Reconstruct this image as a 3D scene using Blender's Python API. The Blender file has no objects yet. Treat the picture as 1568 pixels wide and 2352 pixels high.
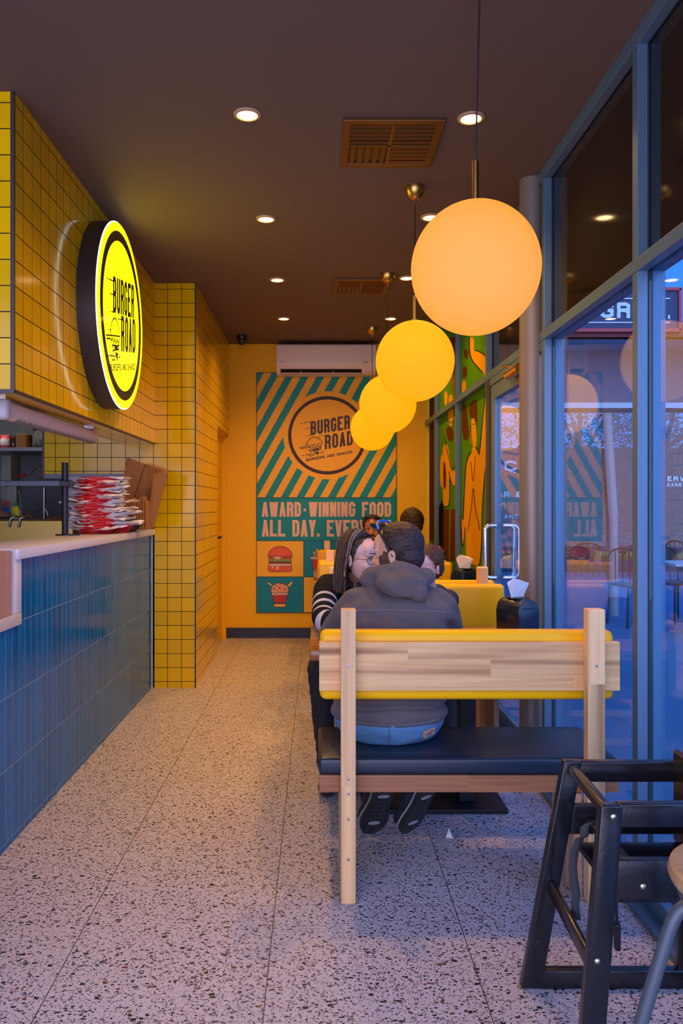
import bpy, bmesh, math, random
from mathutils import Vector, Matrix, noise, Euler
R = math.radians
scene = bpy.context.scene
C = scene.collection

# ------------------------------------------------------------------ camera
F = 1829.0          # focal length in pixels of the 1568 x 2352 frame
cam_d = bpy.data.cameras.new('camera'); cam = bpy.data.objects.new('camera', cam_d); C.objects.link(cam)
cam.location = (0, 0, 1.34); cam.rotation_euler = (R(90), 0, 0)
cam_d.sensor_fit = 'VERTICAL'; cam_d.sensor_height = 36.0; cam_d.lens = 36.0*F/2352
cam_d.shift_x = 56/2352; cam_d.shift_y = -16/2352
cam_d.clip_start = 0.05
scene.camera = cam

# ------------------------------------------------------------------ view
scene.view_settings.view_transform = 'Standard'
scene.view_settings.look = 'None'
scene.view_settings.gamma = 1.0
scene.view_settings.use_curve_mapping = False
scene.view_settings.exposure = 0.32
scene.cycles.max_bounces = 8
scene.cycles.transparent_max_bounces = 24
scene.cycles.sample_clamp_indirect = 4.0
scene.cycles.caustics_reflective = False

# ------------------------------------------------------------------ node helper
def nd(nt, t, **kw):
    n = nt.nodes.new(t)
    for k, v in kw.items(): setattr(n, k, v)
    return n
def setin(nt, sock, v):
    if hasattr(v, 'is_output') or isinstance(v, bpy.types.NodeSocket): nt.links.new(v, sock)
    elif v is not None: sock.default_value = v
def mth(nt, op, a, b=None, c=None, clamp=False):
    n = nd(nt, 'ShaderNodeMath', operation=op, use_clamp=clamp)
    setin(nt, n.inputs[0], a)
    if b is not None: setin(nt, n.inputs[1], b)
    if c is not None: setin(nt, n.inputs[2], c)
    return n.outputs[0]
def col4(c): return (c[0], c[1], c[2], 1.0)
def mixc(nt, f, a, b):
    n = nd(nt, 'ShaderNodeMix', data_type='RGBA')
    setin(nt, n.inputs[0], f)
    setin(nt, n.inputs[6], col4(a) if isinstance(a, tuple) else a)
    setin(nt, n.inputs[7], col4(b) if isinstance(b, tuple) else b)
    return n.outputs[2]
def S(r, g, b):     # sRGB 0-255 -> linear
    f = lambda v: (v/255/12.92) if v/255 <= .04045 else ((v/255+.055)/1.055)**2.4
    return (f(r), f(g), f(b))

# ------------------------------------------------------------------ sky
w = bpy.data.worlds.new('sky'); scene.world = w; w.use_nodes = True
nt = w.node_tree; nt.nodes.clear()
wo = nd(nt, 'ShaderNodeOutputWorld'); bg = nd(nt, 'ShaderNodeBackground')
tc = nd(nt, 'ShaderNodeTexCoord'); sp = nd(nt, 'ShaderNodeSeparateXYZ')
nt.links.new(tc.outputs['Generated'], sp.inputs[0])
SKY_HAZE = (.60, .58, .90)
up = mth(nt, 'MULTIPLY', sp.outputs['Z'], 1.6, clamp=True)
base = mixc(nt, up, (.14, .42, 1.0), (.04, .24, .9))
back = mth(nt, 'MULTIPLY_ADD', sp.outputs['Y'], -1.1, 0.05, clamp=True)
skyc = mixc(nt, back, base, SKY_HAZE)
nt.links.new(skyc, bg.inputs[0])
SKY_FRONT, SKY_BACK = 1.15, 3.7
stn = mth(nt, 'MULTIPLY_ADD', back, SKY_BACK-SKY_FRONT, SKY_FRONT)
nt.links.new(stn, bg.inputs[1]); nt.links.new(bg.outputs[0], wo.inputs[0])

# light levels of the lamps in the room and the added kitchen fill
DOWNLIGHT_W = 44.0
GLOBE_E = 1.0
SIGN_E = 1.0
KITCHEN_W = 9.0

# ------------------------------------------------------------------ materials
MATS = {}
def newmat(name):
    m = bpy.data.materials.new(name); m.use_nodes = True
    nt = m.node_tree; b = nt.nodes['Principled BSDF']
    MATS[name] = m
    return m, nt, b
def mat(name, c, rough=.5, metal=0, spec=.5, emit=None, es=1, noise_amt=0, noise_scale=20, bump=0, bump_scale=60, sheen=0):
    if name in MATS: return MATS[name]
    m, nt, b = newmat(name)
    b.inputs['Base Color'].default_value = col4(c)
    b.inputs['Roughness'].default_value = rough
    b.inputs['Metallic'].default_value = metal
    b.inputs['Specular IOR Level'].default_value = spec
    if sheen: b.inputs['Sheen Weight'].default_value = sheen
    if emit:
        b.inputs['Emission Color'].default_value = col4(emit); b.inputs['Emission Strength'].default_value = es
    tcn = None
    if noise_amt:
        tcn = nd(nt, 'ShaderNodeTexCoord'); n = nd(nt, 'ShaderNodeTexNoise'); n.inputs['Scale'].default_value = noise_scale
        n.inputs['Detail'].default_value = 4
        nt.links.new(tcn.outputs['Object'], n.inputs['Vector'])
        f = mth(nt, 'MULTIPLY_ADD', n.outputs[0], noise_amt*2, 1-noise_amt)
        mx = nd(nt, 'ShaderNodeMix', data_type='RGBA', blend_type='MULTIPLY'); mx.inputs[0].default_value = 1
        mx.inputs[6].default_value = col4(c)
        cb = nd(nt, 'ShaderNodeCombineColor')
        for i in range(3): nt.links.new(f, cb.inputs[i])
        nt.links.new(cb.outputs[0], mx.inputs[7]); nt.links.new(mx.outputs[2], b.inputs['Base Color'])
    if bump:
        tcn = tcn or nd(nt, 'ShaderNodeTexCoord')
        n = nd(nt, 'ShaderNodeTexNoise'); n.inputs['Scale'].default_value = bump_scale
        nt.links.new(tcn.outputs['Object'], n.inputs['Vector'])
        bp = nd(nt, 'ShaderNodeBump'); bp.inputs['Strength'].default_value = bump; bp.inputs['Distance'].default_value = .01
        nt.links.new(n.outputs[0], bp.inputs['Height']); nt.links.new(bp.outputs[0], b.inputs['Normal'])
    return m

def pos_axes(nt):
    g = nd(nt, 'ShaderNodeNewGeometry'); s = nd(nt, 'ShaderNodeSeparateXYZ')
    nt.links.new(g.outputs['Position'], s.inputs[0]); return g, {'X': s.outputs[0], 'Y': s.outputs[1], 'Z': s.outputs[2]}
def line_mask(nt, v, off, step, half):
    # 1 inside a joint line of the given half width
    a = mth(nt, 'SUBTRACT', v, off); a = mth(nt, 'DIVIDE', a, step)
    fr = mth(nt, 'FRACT', mth(nt, 'ADD', a, 100.5))
    d = mth(nt, 'ABSOLUTE', mth(nt, 'SUBTRACT', fr, .5))
    return mth(nt, 'LESS_THAN', d, half/step)
def cell(nt, v, off, step): return mth(nt, 'FLOOR', mth(nt, 'DIVIDE', mth(nt, 'SUBTRACT', v, off), step))

def tile_mat(name, u, v, su, sv, ou, ov, half, c, gc, rough=.12, var=.06, wavy=0, spec=.38):
    m, nt, b = newmat(name)
    b.inputs['Specular IOR Level'].default_value = spec
    g, ax = pos_axes(nt)
    mask = mth(nt, 'MAXIMUM', line_mask(nt, ax[u], ou, su, half), line_mask(nt, ax[v], ov, sv, half))
    cu, cv = cell(nt, ax[u], ou, su), cell(nt, ax[v], ov, sv)
    cb = nd(nt, 'ShaderNodeCombineXYZ'); nt.links.new(cu, cb.inputs[0]); nt.links.new(cv, cb.inputs[1])
    wn = nd(nt, 'ShaderNodeTexWhiteNoise'); nt.links.new(cb.outputs[0], wn.inputs['Vector'])
    dark = tuple(x*(1-var*2) for x in c)
    tc = mixc(nt, wn.outputs['Value'], dark, c)
    fin = mixc(nt, mask, tc, gc)
    nt.links.new(fin, b.inputs['Base Color'])
    nt.links.new(mth(nt, 'MULTIPLY_ADD', mask, .7, rough), b.inputs['Roughness'])
    h = mth(nt, 'MULTIPLY', mask, -1.0)
    bp = nd(nt, 'ShaderNodeBump'); bp.inputs['Strength'].default_value = .35; bp.inputs['Distance'].default_value = .002
    nt.links.new(h, bp.inputs['Height'])
    if wavy:
        n = nd(nt, 'ShaderNodeTexNoise'); n.inputs['Scale'].default_value = 1.0; n.inputs['Detail'].default_value = 1.5
        mp = nd(nt, 'ShaderNodeMapping'); mp.inputs['Scale'].default_value = (30, 30, 7)
        nt.links.new(g.outputs['Position'], mp.inputs[0]); 
        sh = nd(nt, 'ShaderNodeVectorMath', operation='ADD'); nt.links.new(mp.outputs[0], sh.inputs[0])
        sc = nd(nt, 'ShaderNodeVectorMath', operation='SCALE'); nt.links.new(wn.outputs['Color'], sc.inputs[0]); sc.inputs['Scale'].default_value = 9
        nt.links.new(sc.outputs[0], sh.inputs[1]); nt.links.new(sh.outputs[0], n.inputs['Vector'])
        b2 = nd(nt, 'ShaderNodeBump'); b2.inputs['Strength'].default_value = 1; b2.inputs['Distance'].default_value = wavy
        nt.links.new(n.outputs[0], b2.inputs['Height']); nt.links.new(b2.outputs[0], bp.inputs['Normal'])
    nt.links.new(bp.outputs[0], b.inputs['Normal'])
    return m

def wood_mat(name, axis, c1, c2, c3, scale=1.0, rough=.5, stave=0.045, stave_len=.5, across='Z'):
    m, nt, b = newmat(name)
    tc = nd(nt, 'ShaderNodeTexCoord')
    s = nd(nt, 'ShaderNodeSeparateXYZ'); nt.links.new(tc.outputs['Object'], s.inputs[0])
    ax = {'X': s.outputs[0], 'Y': s.outputs[1], 'Z': s.outputs[2]}
    row = mth(nt, 'FLOOR', mth(nt, 'DIVIDE', ax[across], stave))
    off = mth(nt, 'MULTIPLY', mth(nt, 'FRACT', mth(nt, 'MULTIPLY', row, .377)), 1.0)
    seg = mth(nt, 'FLOOR', mth(nt, 'ADD', mth(nt, 'DIVIDE', ax[axis], stave_len), off))
    cb = nd(nt, 'ShaderNodeCombineXYZ'); nt.links.new(row, cb.inputs[0]); nt.links.new(seg, cb.inputs[1])
    wn = nd(nt, 'ShaderNodeTexWhiteNoise'); nt.links.new(cb.outputs[0], wn.inputs['Vector'])
    mp = nd(nt, 'ShaderNodeMapping')
    sc = {'X': [70, 70, 70], 'Y': [70, 70, 70], 'Z': [70, 70, 70]}[axis]
    sc['XYZ'.index(axis)] = 2.2
    mp.inputs['Scale'].default_value = [v*scale for v in sc]
    ad = nd(nt, 'ShaderNodeVectorMath', operation='MULTIPLY_ADD')
    nt.links.new(wn.outputs['Color'], ad.inputs[0]); ad.inputs[1].default_value = (3, 3, 3); nt.links.new(tc.outputs['Object'], ad.inputs[2])
    nt.links.new(ad.outputs[0], mp.inputs[0])
    n = nd(nt, 'ShaderNodeTexNoise'); n.inputs['Scale'].default_value = 1; n.inputs['Detail'].default_value = 6; n.inputs['Distortion'].default_value = .6
    nt.links.new(mp.outputs[0], n.inputs['Vector'])
    n2 = nd(nt, 'ShaderNodeTexNoise'); n2.inputs['Scale'].default_value = .22; n2.inputs['Detail'].default_value = 2
    nt.links.new(mp.outputs[0], n2.inputs['Vector'])
    cr = nd(nt, 'ShaderNodeValToRGB'); cr.color_ramp.elements[0].position = .3; cr.color_ramp.elements[1].position = .72
    cr.color_ramp.elements[0].color = col4(c2); cr.color_ramp.elements[1].color = col4(c1)
    nt.links.new(n.outputs[0], cr.inputs[0])
    f2 = mth(nt, 'MULTIPLY', mth(nt, 'SUBTRACT', n2.outputs[0], .55), 6, clamp=True)
    c = mixc(nt, f2, cr.outputs[0], c3)
    dk = mth(nt, 'MULTIPLY_ADD', wn.outputs['Value'], .36, .72)
    mx = nd(nt, 'ShaderNodeVectorMath', operation='SCALE'); nt.links.new(c, mx.inputs[0]); nt.links.new(dk, mx.inputs['Scale'])
    nt.links.new(mx.outputs[0], b.inputs['Base Color'])
    b.inputs['Roughness'].default_value = rough
    bp = nd(nt, 'ShaderNodeBump'); bp.inputs['Strength'].default_value = .15; bp.inputs['Distance'].default_value = .002
    nt.links.new(n.outputs[0], bp.inputs['Height']); nt.links.new(bp.outputs[0], b.inputs['Normal'])
    return m

YEL = (.92, .56, .001)
YG = dict(c=YEL, gc=(.008, .008, .009), half=.0021, spec=.28)
M_tile_xz = tile_mat('yellow_tile_frontal', 'X', 'Z', .1027, .1027, -.89, 2.203, **YG)
M_tile_yz = tile_mat('yellow_tile_side', 'Y', 'Z', .1027, .1027, 3.225, 2.203, **YG)
M_tile_yz2 = tile_mat('yellow_tile_column_side', 'Y', 'Z', .1027, .1027, 5.835, 2.203, **YG)
M_tile_xy = tile_mat('yellow_tile_soffit', 'X', 'Y', .1027, .1027, -.89, 3.225, **YG)
M_blue_tile = tile_mat('blue_glazed_tile', 'Y', 'Z', .068, .281, 3.30, .026, half=.0013, c=(.001, .16, .40), gc=(.26, .36, .46), rough=.10, var=.14, wavy=.0014, spec=.14)

def terrazzo(name):
    m, nt, b = newmat(name)
    g, ax = pos_axes(nt)
    col = mixc(nt, 0.0, (.80, .70, .66), (.80, .70, .66))
    n0 = nd(nt, 'ShaderNodeTexNoise'); n0.inputs['Scale'].default_value = 60; n0.inputs['Detail'].default_value = 3
    nt.links.new(g.outputs['Position'], n0.inputs['Vector'])
    col = mixc(nt, mth(nt, 'MULTIPLY', n0.outputs[0], .9, clamp=True), (.70, .63, .61), (.42, .37, .36))
    def layer(col, scale, keep, size, seed, stretch=1.0):
        mp = nd(nt, 'ShaderNodeMapping'); mp.inputs['Location'].default_value = (seed, seed*1.7, 0); mp.inputs['Rotation'].default_value = (0, 0, seed)
        mp.inputs['Scale'].default_value = (1, stretch, 1)
        nt.links.new(g.outputs['Position'], mp.inputs[0])
        nz = nd(nt, 'ShaderNodeTexNoise'); nz.inputs['Scale'].default_value = scale*1.5; nt.links.new(mp.outputs[0], nz.inputs['Vector'])
        wa = nd(nt, 'ShaderNodeVectorMath', operation='MULTIPLY_ADD'); nt.links.new(nz.outputs['Color'], wa.inputs[0])
        wa.inputs[1].default_value = (.7/scale, .7/scale, 0); nt.links.new(mp.outputs[0], wa.inputs[2])
        v = nd(nt, 'ShaderNodeTexVoronoi', voronoi_dimensions='2D', distance='CHEBYCHEV'); v.inputs['Scale'].default_value = scale
        nt.links.new(wa.outputs[0], v.inputs['Vector'])
        sc = nd(nt, 'ShaderNodeSeparateColor'); nt.links.new(v.outputs['Color'], sc.inputs[0])
        k = mth(nt, 'LESS_THAN', sc.outputs[0], keep)
        s_ = mth(nt, 'MULTIPLY_ADD', sc.outputs[1], size*.7, size*.45)
        k2 = mth(nt, 'LESS_THAN', v.outputs['Distance'], s_)
        mask = mth(nt, 'MULTIPLY', k, k2)
        cr = nd(nt, 'ShaderNodeValToRGB'); cr.color_ramp.interpolation = 'CONSTANT'
        e = cr.color_ramp.elements; e[0].position = 0; e[0].color = (.015, .017, .022, 1)
        e[1].position = .5; e[1].color = (.05, .055, .075, 1)
        for p, c in ((.68, (.16, .05, .02)), (.78, (.22, .2, .22)), (.90, (.36, .32, .3))):
            el = e.new(p); el.color = col4(c)
        nt.links.new(sc.outputs[2], cr.inputs[0])
        return mixc(nt, mask, col, cr.outputs[0])
    col = layer(col, 170, .32, .35, 1.3)
    col = layer(col, 80, .33, .35, 4.1, 1.5)
    col = layer(col, 42, .20, .27, 7.7, 1.4)
    jx = line_mask(nt, ax['X'], -.739, .598, .0016); jy = line_mask(nt, ax['Y'], 2.664, .598, .0011)
    col = mixc(nt, jx, col, (.10, .075, .06)); col = mixc(nt, mth(nt, 'MULTIPLY', jy, .55), col, (.16, .12, .10))
    nt.links.new(col, b.inputs['Base Color']); b.inputs['Roughness'].default_value = .36
    b.inputs['Specular IOR Level'].default_value = .3
    return m
M_floor = terrazzo('terrazzo')

def glass_mat(name, tint=(.86, .93, 1.0), base=.05, power=5.0, gl=(1, 1, 1), rough=0.0, k=.95):
    m = bpy.data.materials.new(name); m.use_nodes = True; nt = m.node_tree; nt.nodes.clear(); MATS[name] = m
    o = nd(nt, 'ShaderNodeOutputMaterial'); t = nd(nt, 'ShaderNodeBsdfTransparent'); gsy = nd(nt, 'ShaderNodeBsdfGlossy')
    t.inputs[0].default_value = col4(tint); gsy.inputs[0].default_value = col4(gl); gsy.inputs['Roughness'].default_value = rough
    lw = nd(nt, 'ShaderNodeLayerWeight'); lw.inputs[0].default_value = .5
    f = mth(nt, 'MULTIPLY_ADD', mth(nt, 'POWER', lw.outputs['Facing'], power), k, base)
    mx = nd(nt, 'ShaderNodeMixShader'); nt.links.new(f, mx.inputs[0]); nt.links.new(t.outputs[0], mx.inputs[1]); nt.links.new(gsy.outputs[0], mx.inputs[2])
    nt.links.new(mx.outputs[0], o.inputs[0]); return m
M_glass = glass_mat('window_glass', tint=(.62, .84, 1.0))

M_ceiling = mat('brown_ceiling_paint', (.165, .115, .09), .75, spec=.2)
M_yellow_paint = mat('yellow_wall_paint', (.93, .53, .003), .55, spec=.25)
M_frame = mat('blue_grey_aluminium', (.11, .20, .29), .42, metal=.3)
M_gasket = mat('black_gasket', (.012, .012, .014), .6)
M_stone = mat('white_speckled_stone', (.70, .68, .72), .25, noise_amt=.06, noise_scale=250)
M_trim = mat('dark_tile_trim', (.05, .035, .028), .4)
M_navy_skirt = mat('navy_skirting', (.018, .03, .07), .45)
M_black = mat('black_plastic', (.012, .012, .014), .4)
M_brass = mat('brass', (.62, .36, .10), .28, metal=1)
M_bronze = mat('bronze_vent', (.16, .075, .02), .4, metal=.6)
M_white_pl = mat('warm_white_plastic', (.80, .70, .60), .4)
M_vinyl_y = mat('yellow_vinyl', (.94, .50, .002), .38, spec=.3, bump=.03, bump_scale=180)
M_vinyl_n = mat('navy_vinyl', (.008, .020, .038), .36, bump=.03, bump_scale=500)
M_blackmetal = mat('black_metal', (.014, .014, .016), .42, metal=.3)
M_steel = mat('stainless_steel', (.5, .48, .44), .3, metal=1)
M_chrome = mat('chrome', (.75, .75, .76), .16, metal=1)
M_screw = mat('screw_metal', (.35, .33, .3), .4, metal=1)
M_oak_x = wood_mat('pale_timber_lengthways', 'X', (.96, .60, .25), (.74, .39, .14), (.30, .12, .03), stave=.058, stave_len=.75, across='Z')
M_oak_z = wood_mat('pale_timber_upright', 'Z', (.97, .63, .29), (.80, .46, .19), (.42, .22, .08), stave=.2, stave_len=3, across='X')
M_oak_y = wood_mat('pale_timber_panel', 'Z', (.72, .48, .30), (.52, .30, .16), (.34, .18, .09), stave=.035, stave_len=3, across='Y')
M_red_x = wood_mat('reddish_timber', 'X', (.50, .22, .09), (.33, .12, .045), (.22, .08, .03), stave=.3, stave_len=1.5, across='Y', rough=.35)
M_table = wood_mat('polished_table_timber', 'X', (.55, .22, .06), (.36, .12, .03), (.22, .07, .02), stave=.09, stave_len=.7, across='Y', rough=.12)
M_niche = wood_mat('pink_timber_laminate', 'Z', (.62, .36, .28), (.50, .27, .20), (.40, .20, .14), stave=1, stave_len=3, across='Y')
M_paper = mat('printed_paper', (.80, .76, .74), .7, noise_amt=.22, noise_scale=160)
M_card = mat('brown_cardboard', (.32, .13, .028), .8, noise_amt=.06, noise_scale=30)

# ------------------------------------------------------------------ mesh helpers
def org(o):
    v = Vector((0, 0, 0))
    while o: v += Vector(o.location); o = o.parent
    return v
class MB:
    def __init__(s): s.bm = bmesh.new(); s.mi = 0
    def _tag(s, faces):
        for f in faces: f.material_index = s.mi
    def add(s, verts, faces):
        vs = [s.bm.verts.new(v) for v in verts]; out = []
        for f in faces:
            try: out.append(s.bm.faces.new([vs[i] for i in f]))
            except ValueError: pass
        s._tag(out); return vs, out
    def box(s, x0, x1, y0, y1, z0, z1, bev=0, seg=2, rot=None, piv=None):
        v = [(x, y, z) for x in (x0, x1) for y in (y0, y1) for z in (z0, z1)]
        if rot is not None:
            p = Vector(piv) if piv else Vector(((x0+x1)/2, (y0+y1)/2, (z0+z1)/2))
            M = rot.to_matrix() if isinstance(rot, Euler) else rot
            v = [tuple(M @ (Vector(a)-p) + p) for a in v]
        vs, fs = s.add(v, [(0,1,3,2),(4,6,7,5),(0,4,5,1),(2,3,7,6),(0,2,6,4),(1,5,7,3)])
        if bev:
            es = list({e for f in fs for e in f.edges})
            r = bmesh.ops.bevel(s.bm, geom=es, offset=bev, segments=seg, profile=.5, affect='EDGES')
            s._tag(r['faces'])
        return s
    def tube(s, pts, r, n=10, r2=None, cap=True, flat=1.0, closed=False):
        pts = [Vector(p) for p in pts]; N = len(pts)
        rad = r if isinstance(r, (list, tuple)) else [r + ((r2 if r2 is not None else r)-r)*i/max(1, N-1) for i in range(N)]
        rings = []; prev = None
        for i, p in enumerate(pts):
            if closed: t = (pts[(i+1) % N]-pts[i-1]).normalized()
            else: t = (pts[min(i+1, N-1)]-pts[max(i-1, 0)]).normalized()
            if prev is None:
                a = Vector((0, 0, 1)) if abs(t.z) < .9 else Vector((1, 0, 0))
                u = t.cross(a).normalized()
            else:
                u = (prev - t*prev.dot(t))
                u = u.normalized() if u.length > 1e-6 else t.orthogonal().normalized()
            prev = u; v = t.cross(u)
            rings.append([s.bm.verts.new(p + u*math.cos(2*math.pi*k/n)*rad[i] + v*math.sin(2*math.pi*k/n)*rad[i]*flat) for k in range(n)])
        fs = []
        for i in range(N if closed else N-1):
            A, B = rings[i], rings[(i+1) % N]
            for k in range(n): fs.append(s.bm.faces.new((A[k], A[(k+1) % n], B[(k+1) % n], B[k])))
        if cap and not closed:
            fs.append(s.bm.faces.new(list(reversed(rings[0])))); fs.append(s.bm.faces.new(rings[-1]))
        s._tag(fs); return s
    def lathe(s, prof, c=(0, 0, 0), n=32, axis='Z', sx=1, sy=1, caps=True):
        rings = []; c = Vector(c)
        for r, h in prof:
            ring = []
            for k in range(n):
                a = 2*math.pi*k/n; x, y = math.cos(a)*r*sx, math.sin(a)*r*sy
                p = {'Z': (x, y, h), 'X': (h, x, y), 'Y': (x, h, y)}[axis]
                ring.append(s.bm.verts.new(c+Vector(p)))
            rings.append(ring)
        fs = []
        for A, B in zip(rings, rings[1:]):
            for k in range(n):
                fs.append(s.bm.faces.new((A[k], A[(k+1) % n], B[(k+1) % n], B[k])))
        if caps: fs.append(s.bm.faces.new(rings[0])); fs.append(s.bm.faces.new(rings[-1]))
        s._tag(fs); return s
    def sphere(s, c, r, n=16, sx=1, sy=1, sz=1, M=None):
        k = bmesh.ops.create_uvsphere(s.bm, u_segments=n*2, v_segments=n, radius=1)
        X = Matrix.Translation(Vector(c)) @ (M.to_4x4() if M is not None else Matrix()) @ Matrix.Diagonal((r*sx, r*sy, r*sz, 1))
        bmesh.ops.transform(s.bm, matrix=X, verts=k['verts'])
        s._tag({f for v in k['verts'] for f in v.link_faces}); return s
    def prism(s, pts, d):       # pts: polygon, extruded by the vector d
        d = Vector(d); n = len(pts)
        v = [tuple(p) for p in pts] + [tuple(Vector(p)+d) for p in pts]
        s.add(v, [tuple(range(n))[::-1], tuple(range(n, 2*n))] + [(i, (i+1) % n, (i+1) % n+n, i+n) for i in range(n)])
        return s
    def build(s, name, mats, parent=None, smooth=False, angle=40, noiseamp=0, noisescale=8, noisekeep=None):
        me = bpy.data.meshes.new(name)
        bmesh.ops.recalc_face_normals(s.bm, faces=s.bm.faces)
        off = org(parent) if parent else Vector((0, 0, 0))
        s.bm.to_mesh(me); s.bm.free()
        if noiseamp:
            for v in me.vertices:
                v.co += v.normal*noise.noise(v.co*noisescale)*noiseamp
        if off.length > 0: me.transform(Matrix.Translation(-off))
        for m in (mats if isinstance(mats, (list, tuple)) else [mats]): me.materials.append(m)
        if smooth:
            me.polygons.foreach_set('use_smooth', [True]*len(me.polygons))
            me.set_sharp_from_angle(angle=R(angle))
        o = bpy.data.objects.new(name, me); C.objects.link(o)
        if parent: o.parent = parent
        return o
def tag(o, label=None, cat=None, group=None, kind=None):
    if label: o['label'] = label
    if cat: o['category'] = cat
    if group: o['group'] = group
    if kind: o['kind'] = kind
    return o
def thing(name, label, cat, loc=(0, 0, 0), group=None):
    o = bpy.data.objects.new(name, None); C.objects.link(o); o.location = loc; o.empty_display_size = .05
    return tag(o, label, cat, group)
def struct(o): o['kind'] = 'structure'; return o
def dup(root, loc, label=None, rz=None, group=None):
    def cp(o, parent):
        c = o.copy(); C.objects.link(c); c.parent = parent
        for ch in o.children: cp(ch, c)
        return c
    r = cp(root, None); r.location = loc
    if rz is not None: r.rotation_euler = (0, 0, rz)
    if label: r['label'] = label
    if group: r['group'] = group
    return r
def P(x, y, Y): return ((x-728)/F*Y, Y, 1.34-(y-1160)/F*Y)

# ------------------------------------------------------------------ stroke lettering
RD = .16
GL = {
 'A': [('d',(0,0),(.5,1)), ('d',(1,0),(.5,1)), [(.2,.26),(.8,.26)]],
 'B': [[(0,0),(0,1),(.72,1),(1,.88),(1,.64),(.8,.53),(0,.53)], [(.8,.53),(1,.42),(1,.12),(.72,0),(0,0)]],
 'C': [[(1,.7),(1,.87),(.7,1),(.3,1),(0,.87),(0,.13),(.3,0),(.7,0),(1,.13),(1,.3)]],
 'D': [[(0,0),(0,1),(.65,1),(1,.86),(1,.14),(.65,0),(0,0)]],
 'E': [[(1,1),(0,1),(0,0),(1,0)], [(0,.52),(.85,.52)]],
 'F': [[(1,1),(0,1),(0,0)], [(0,.52),(.85,.52)]],
 'G': [[(1,.72),(1,.87),(.7,1),(.3,1),(0,.87),(0,.13),(.3,0),(.7,0),(1,.13),(1,.48),(.55,.48)]],
 'H': [[(0,0),(0,1)], [(1,0),(1,1)], [(0,.52),(1,.52)]],
 'I': [[(0,0),(0,1)]],
 'K': [[(0,0),(0,1)], ('d',(.12,.42),(1,1)), ('d',(.38,.56),(1,0))],
 'L': [[(0,1),(0,0),(1,0)]],
 'N': [[(0,0),(0,1)], [(1,0),(1,1)], ('d',(0,1),(1,0))],
 'O': [[(.3,0),(0,.13),(0,.87),(.3,1),(.7,1),(1,.87),(1,.13),(.7,0),(.3,0)]],
 'P': [[(0,0),(0,1),(.72,1),(1,.88),(1,.55),(.72,.45),(0,.45)]],
 'R': [[(0,0),(0,1),(.72,1),(1,.88),(1,.6),(.72,.5),(0,.5)], [(.6,.5),(1,.36),(1,0)]],
 'S': [[(1,.74),(1,.87),(.7,1),(.3,1),(0,.87),(0,.66),(1,.36),(1,.13),(.7,0),(.3,0),(0,.13),(0,.26)]],
 'T': [[(0,1),(1,1)], [(.5,1),(.5,0)]],
 'U': [[(0,1),(0,.13),(.3,0),(.7,0),(1,.13),(1,1)]],
 'V': [('d',(0,1),(.5,0)), ('d',(1,1),(.5,0))],
 'W': [('d',(0,1),(.25,0)), ('d',(.5,1),(.25,0)), ('d',(.5,1),(.75,0)), ('d',(1,1),(.75,0))],
 'Y': [('d',(0,1),(.5,.38)), ('d',(1,1),(.5,.38)), [(.5,.42),(.5,0)]],
 '-': [[(.1,.45),(.9,.45)]],
 '.': [[(0,0),(0,.02)]],
 '&': [[(1,0),(.15,.75),(.25,1),(.6,1),(.7,.78),(.05,.35),(.05,.12),(.3,0),(.6,0),(1,.4)]],
}
def stroke2d(pts, t):
    """quads following a polyline in 2D with mitred corners"""
    P2 = [Vector(p) for p in pts]; n = len(P2); closed = (P2[0]-P2[-1]).length < 1e-6 and n > 2
    if closed: P2 = P2[:-1]; n -= 1
    L, Rr = [], []
    for i in range(n):
        a = P2[i-1] if (i > 0 or closed) else None
        b = P2[(i+1) % n] if (i < n-1 or closed) else None
        d1 = (P2[i]-a).normalized() if a is not None else None
        d2 = (b-P2[i]).normalized() if b is not None else None
        if d1 is None: d1 = d2
        if d2 is None: d2 = d1
        n1 = Vector((-d1.y, d1.x)); n2 = Vector((-d2.y, d2.x)); m = n1+n2
        m = n1 if m.length < 1e-3 else m.normalized()
        k = min(1/max(.25, m.dot(n1)), 2.2)
        L.append(P2[i]+m*t/2*k); Rr.append(P2[i]-m*t/2*k)
    q = []
    for i in range(n if closed else n-1):
        j = (i+1) % n; q.append([Rr[i], Rr[j], L[j], L[i]])
    return q
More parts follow.
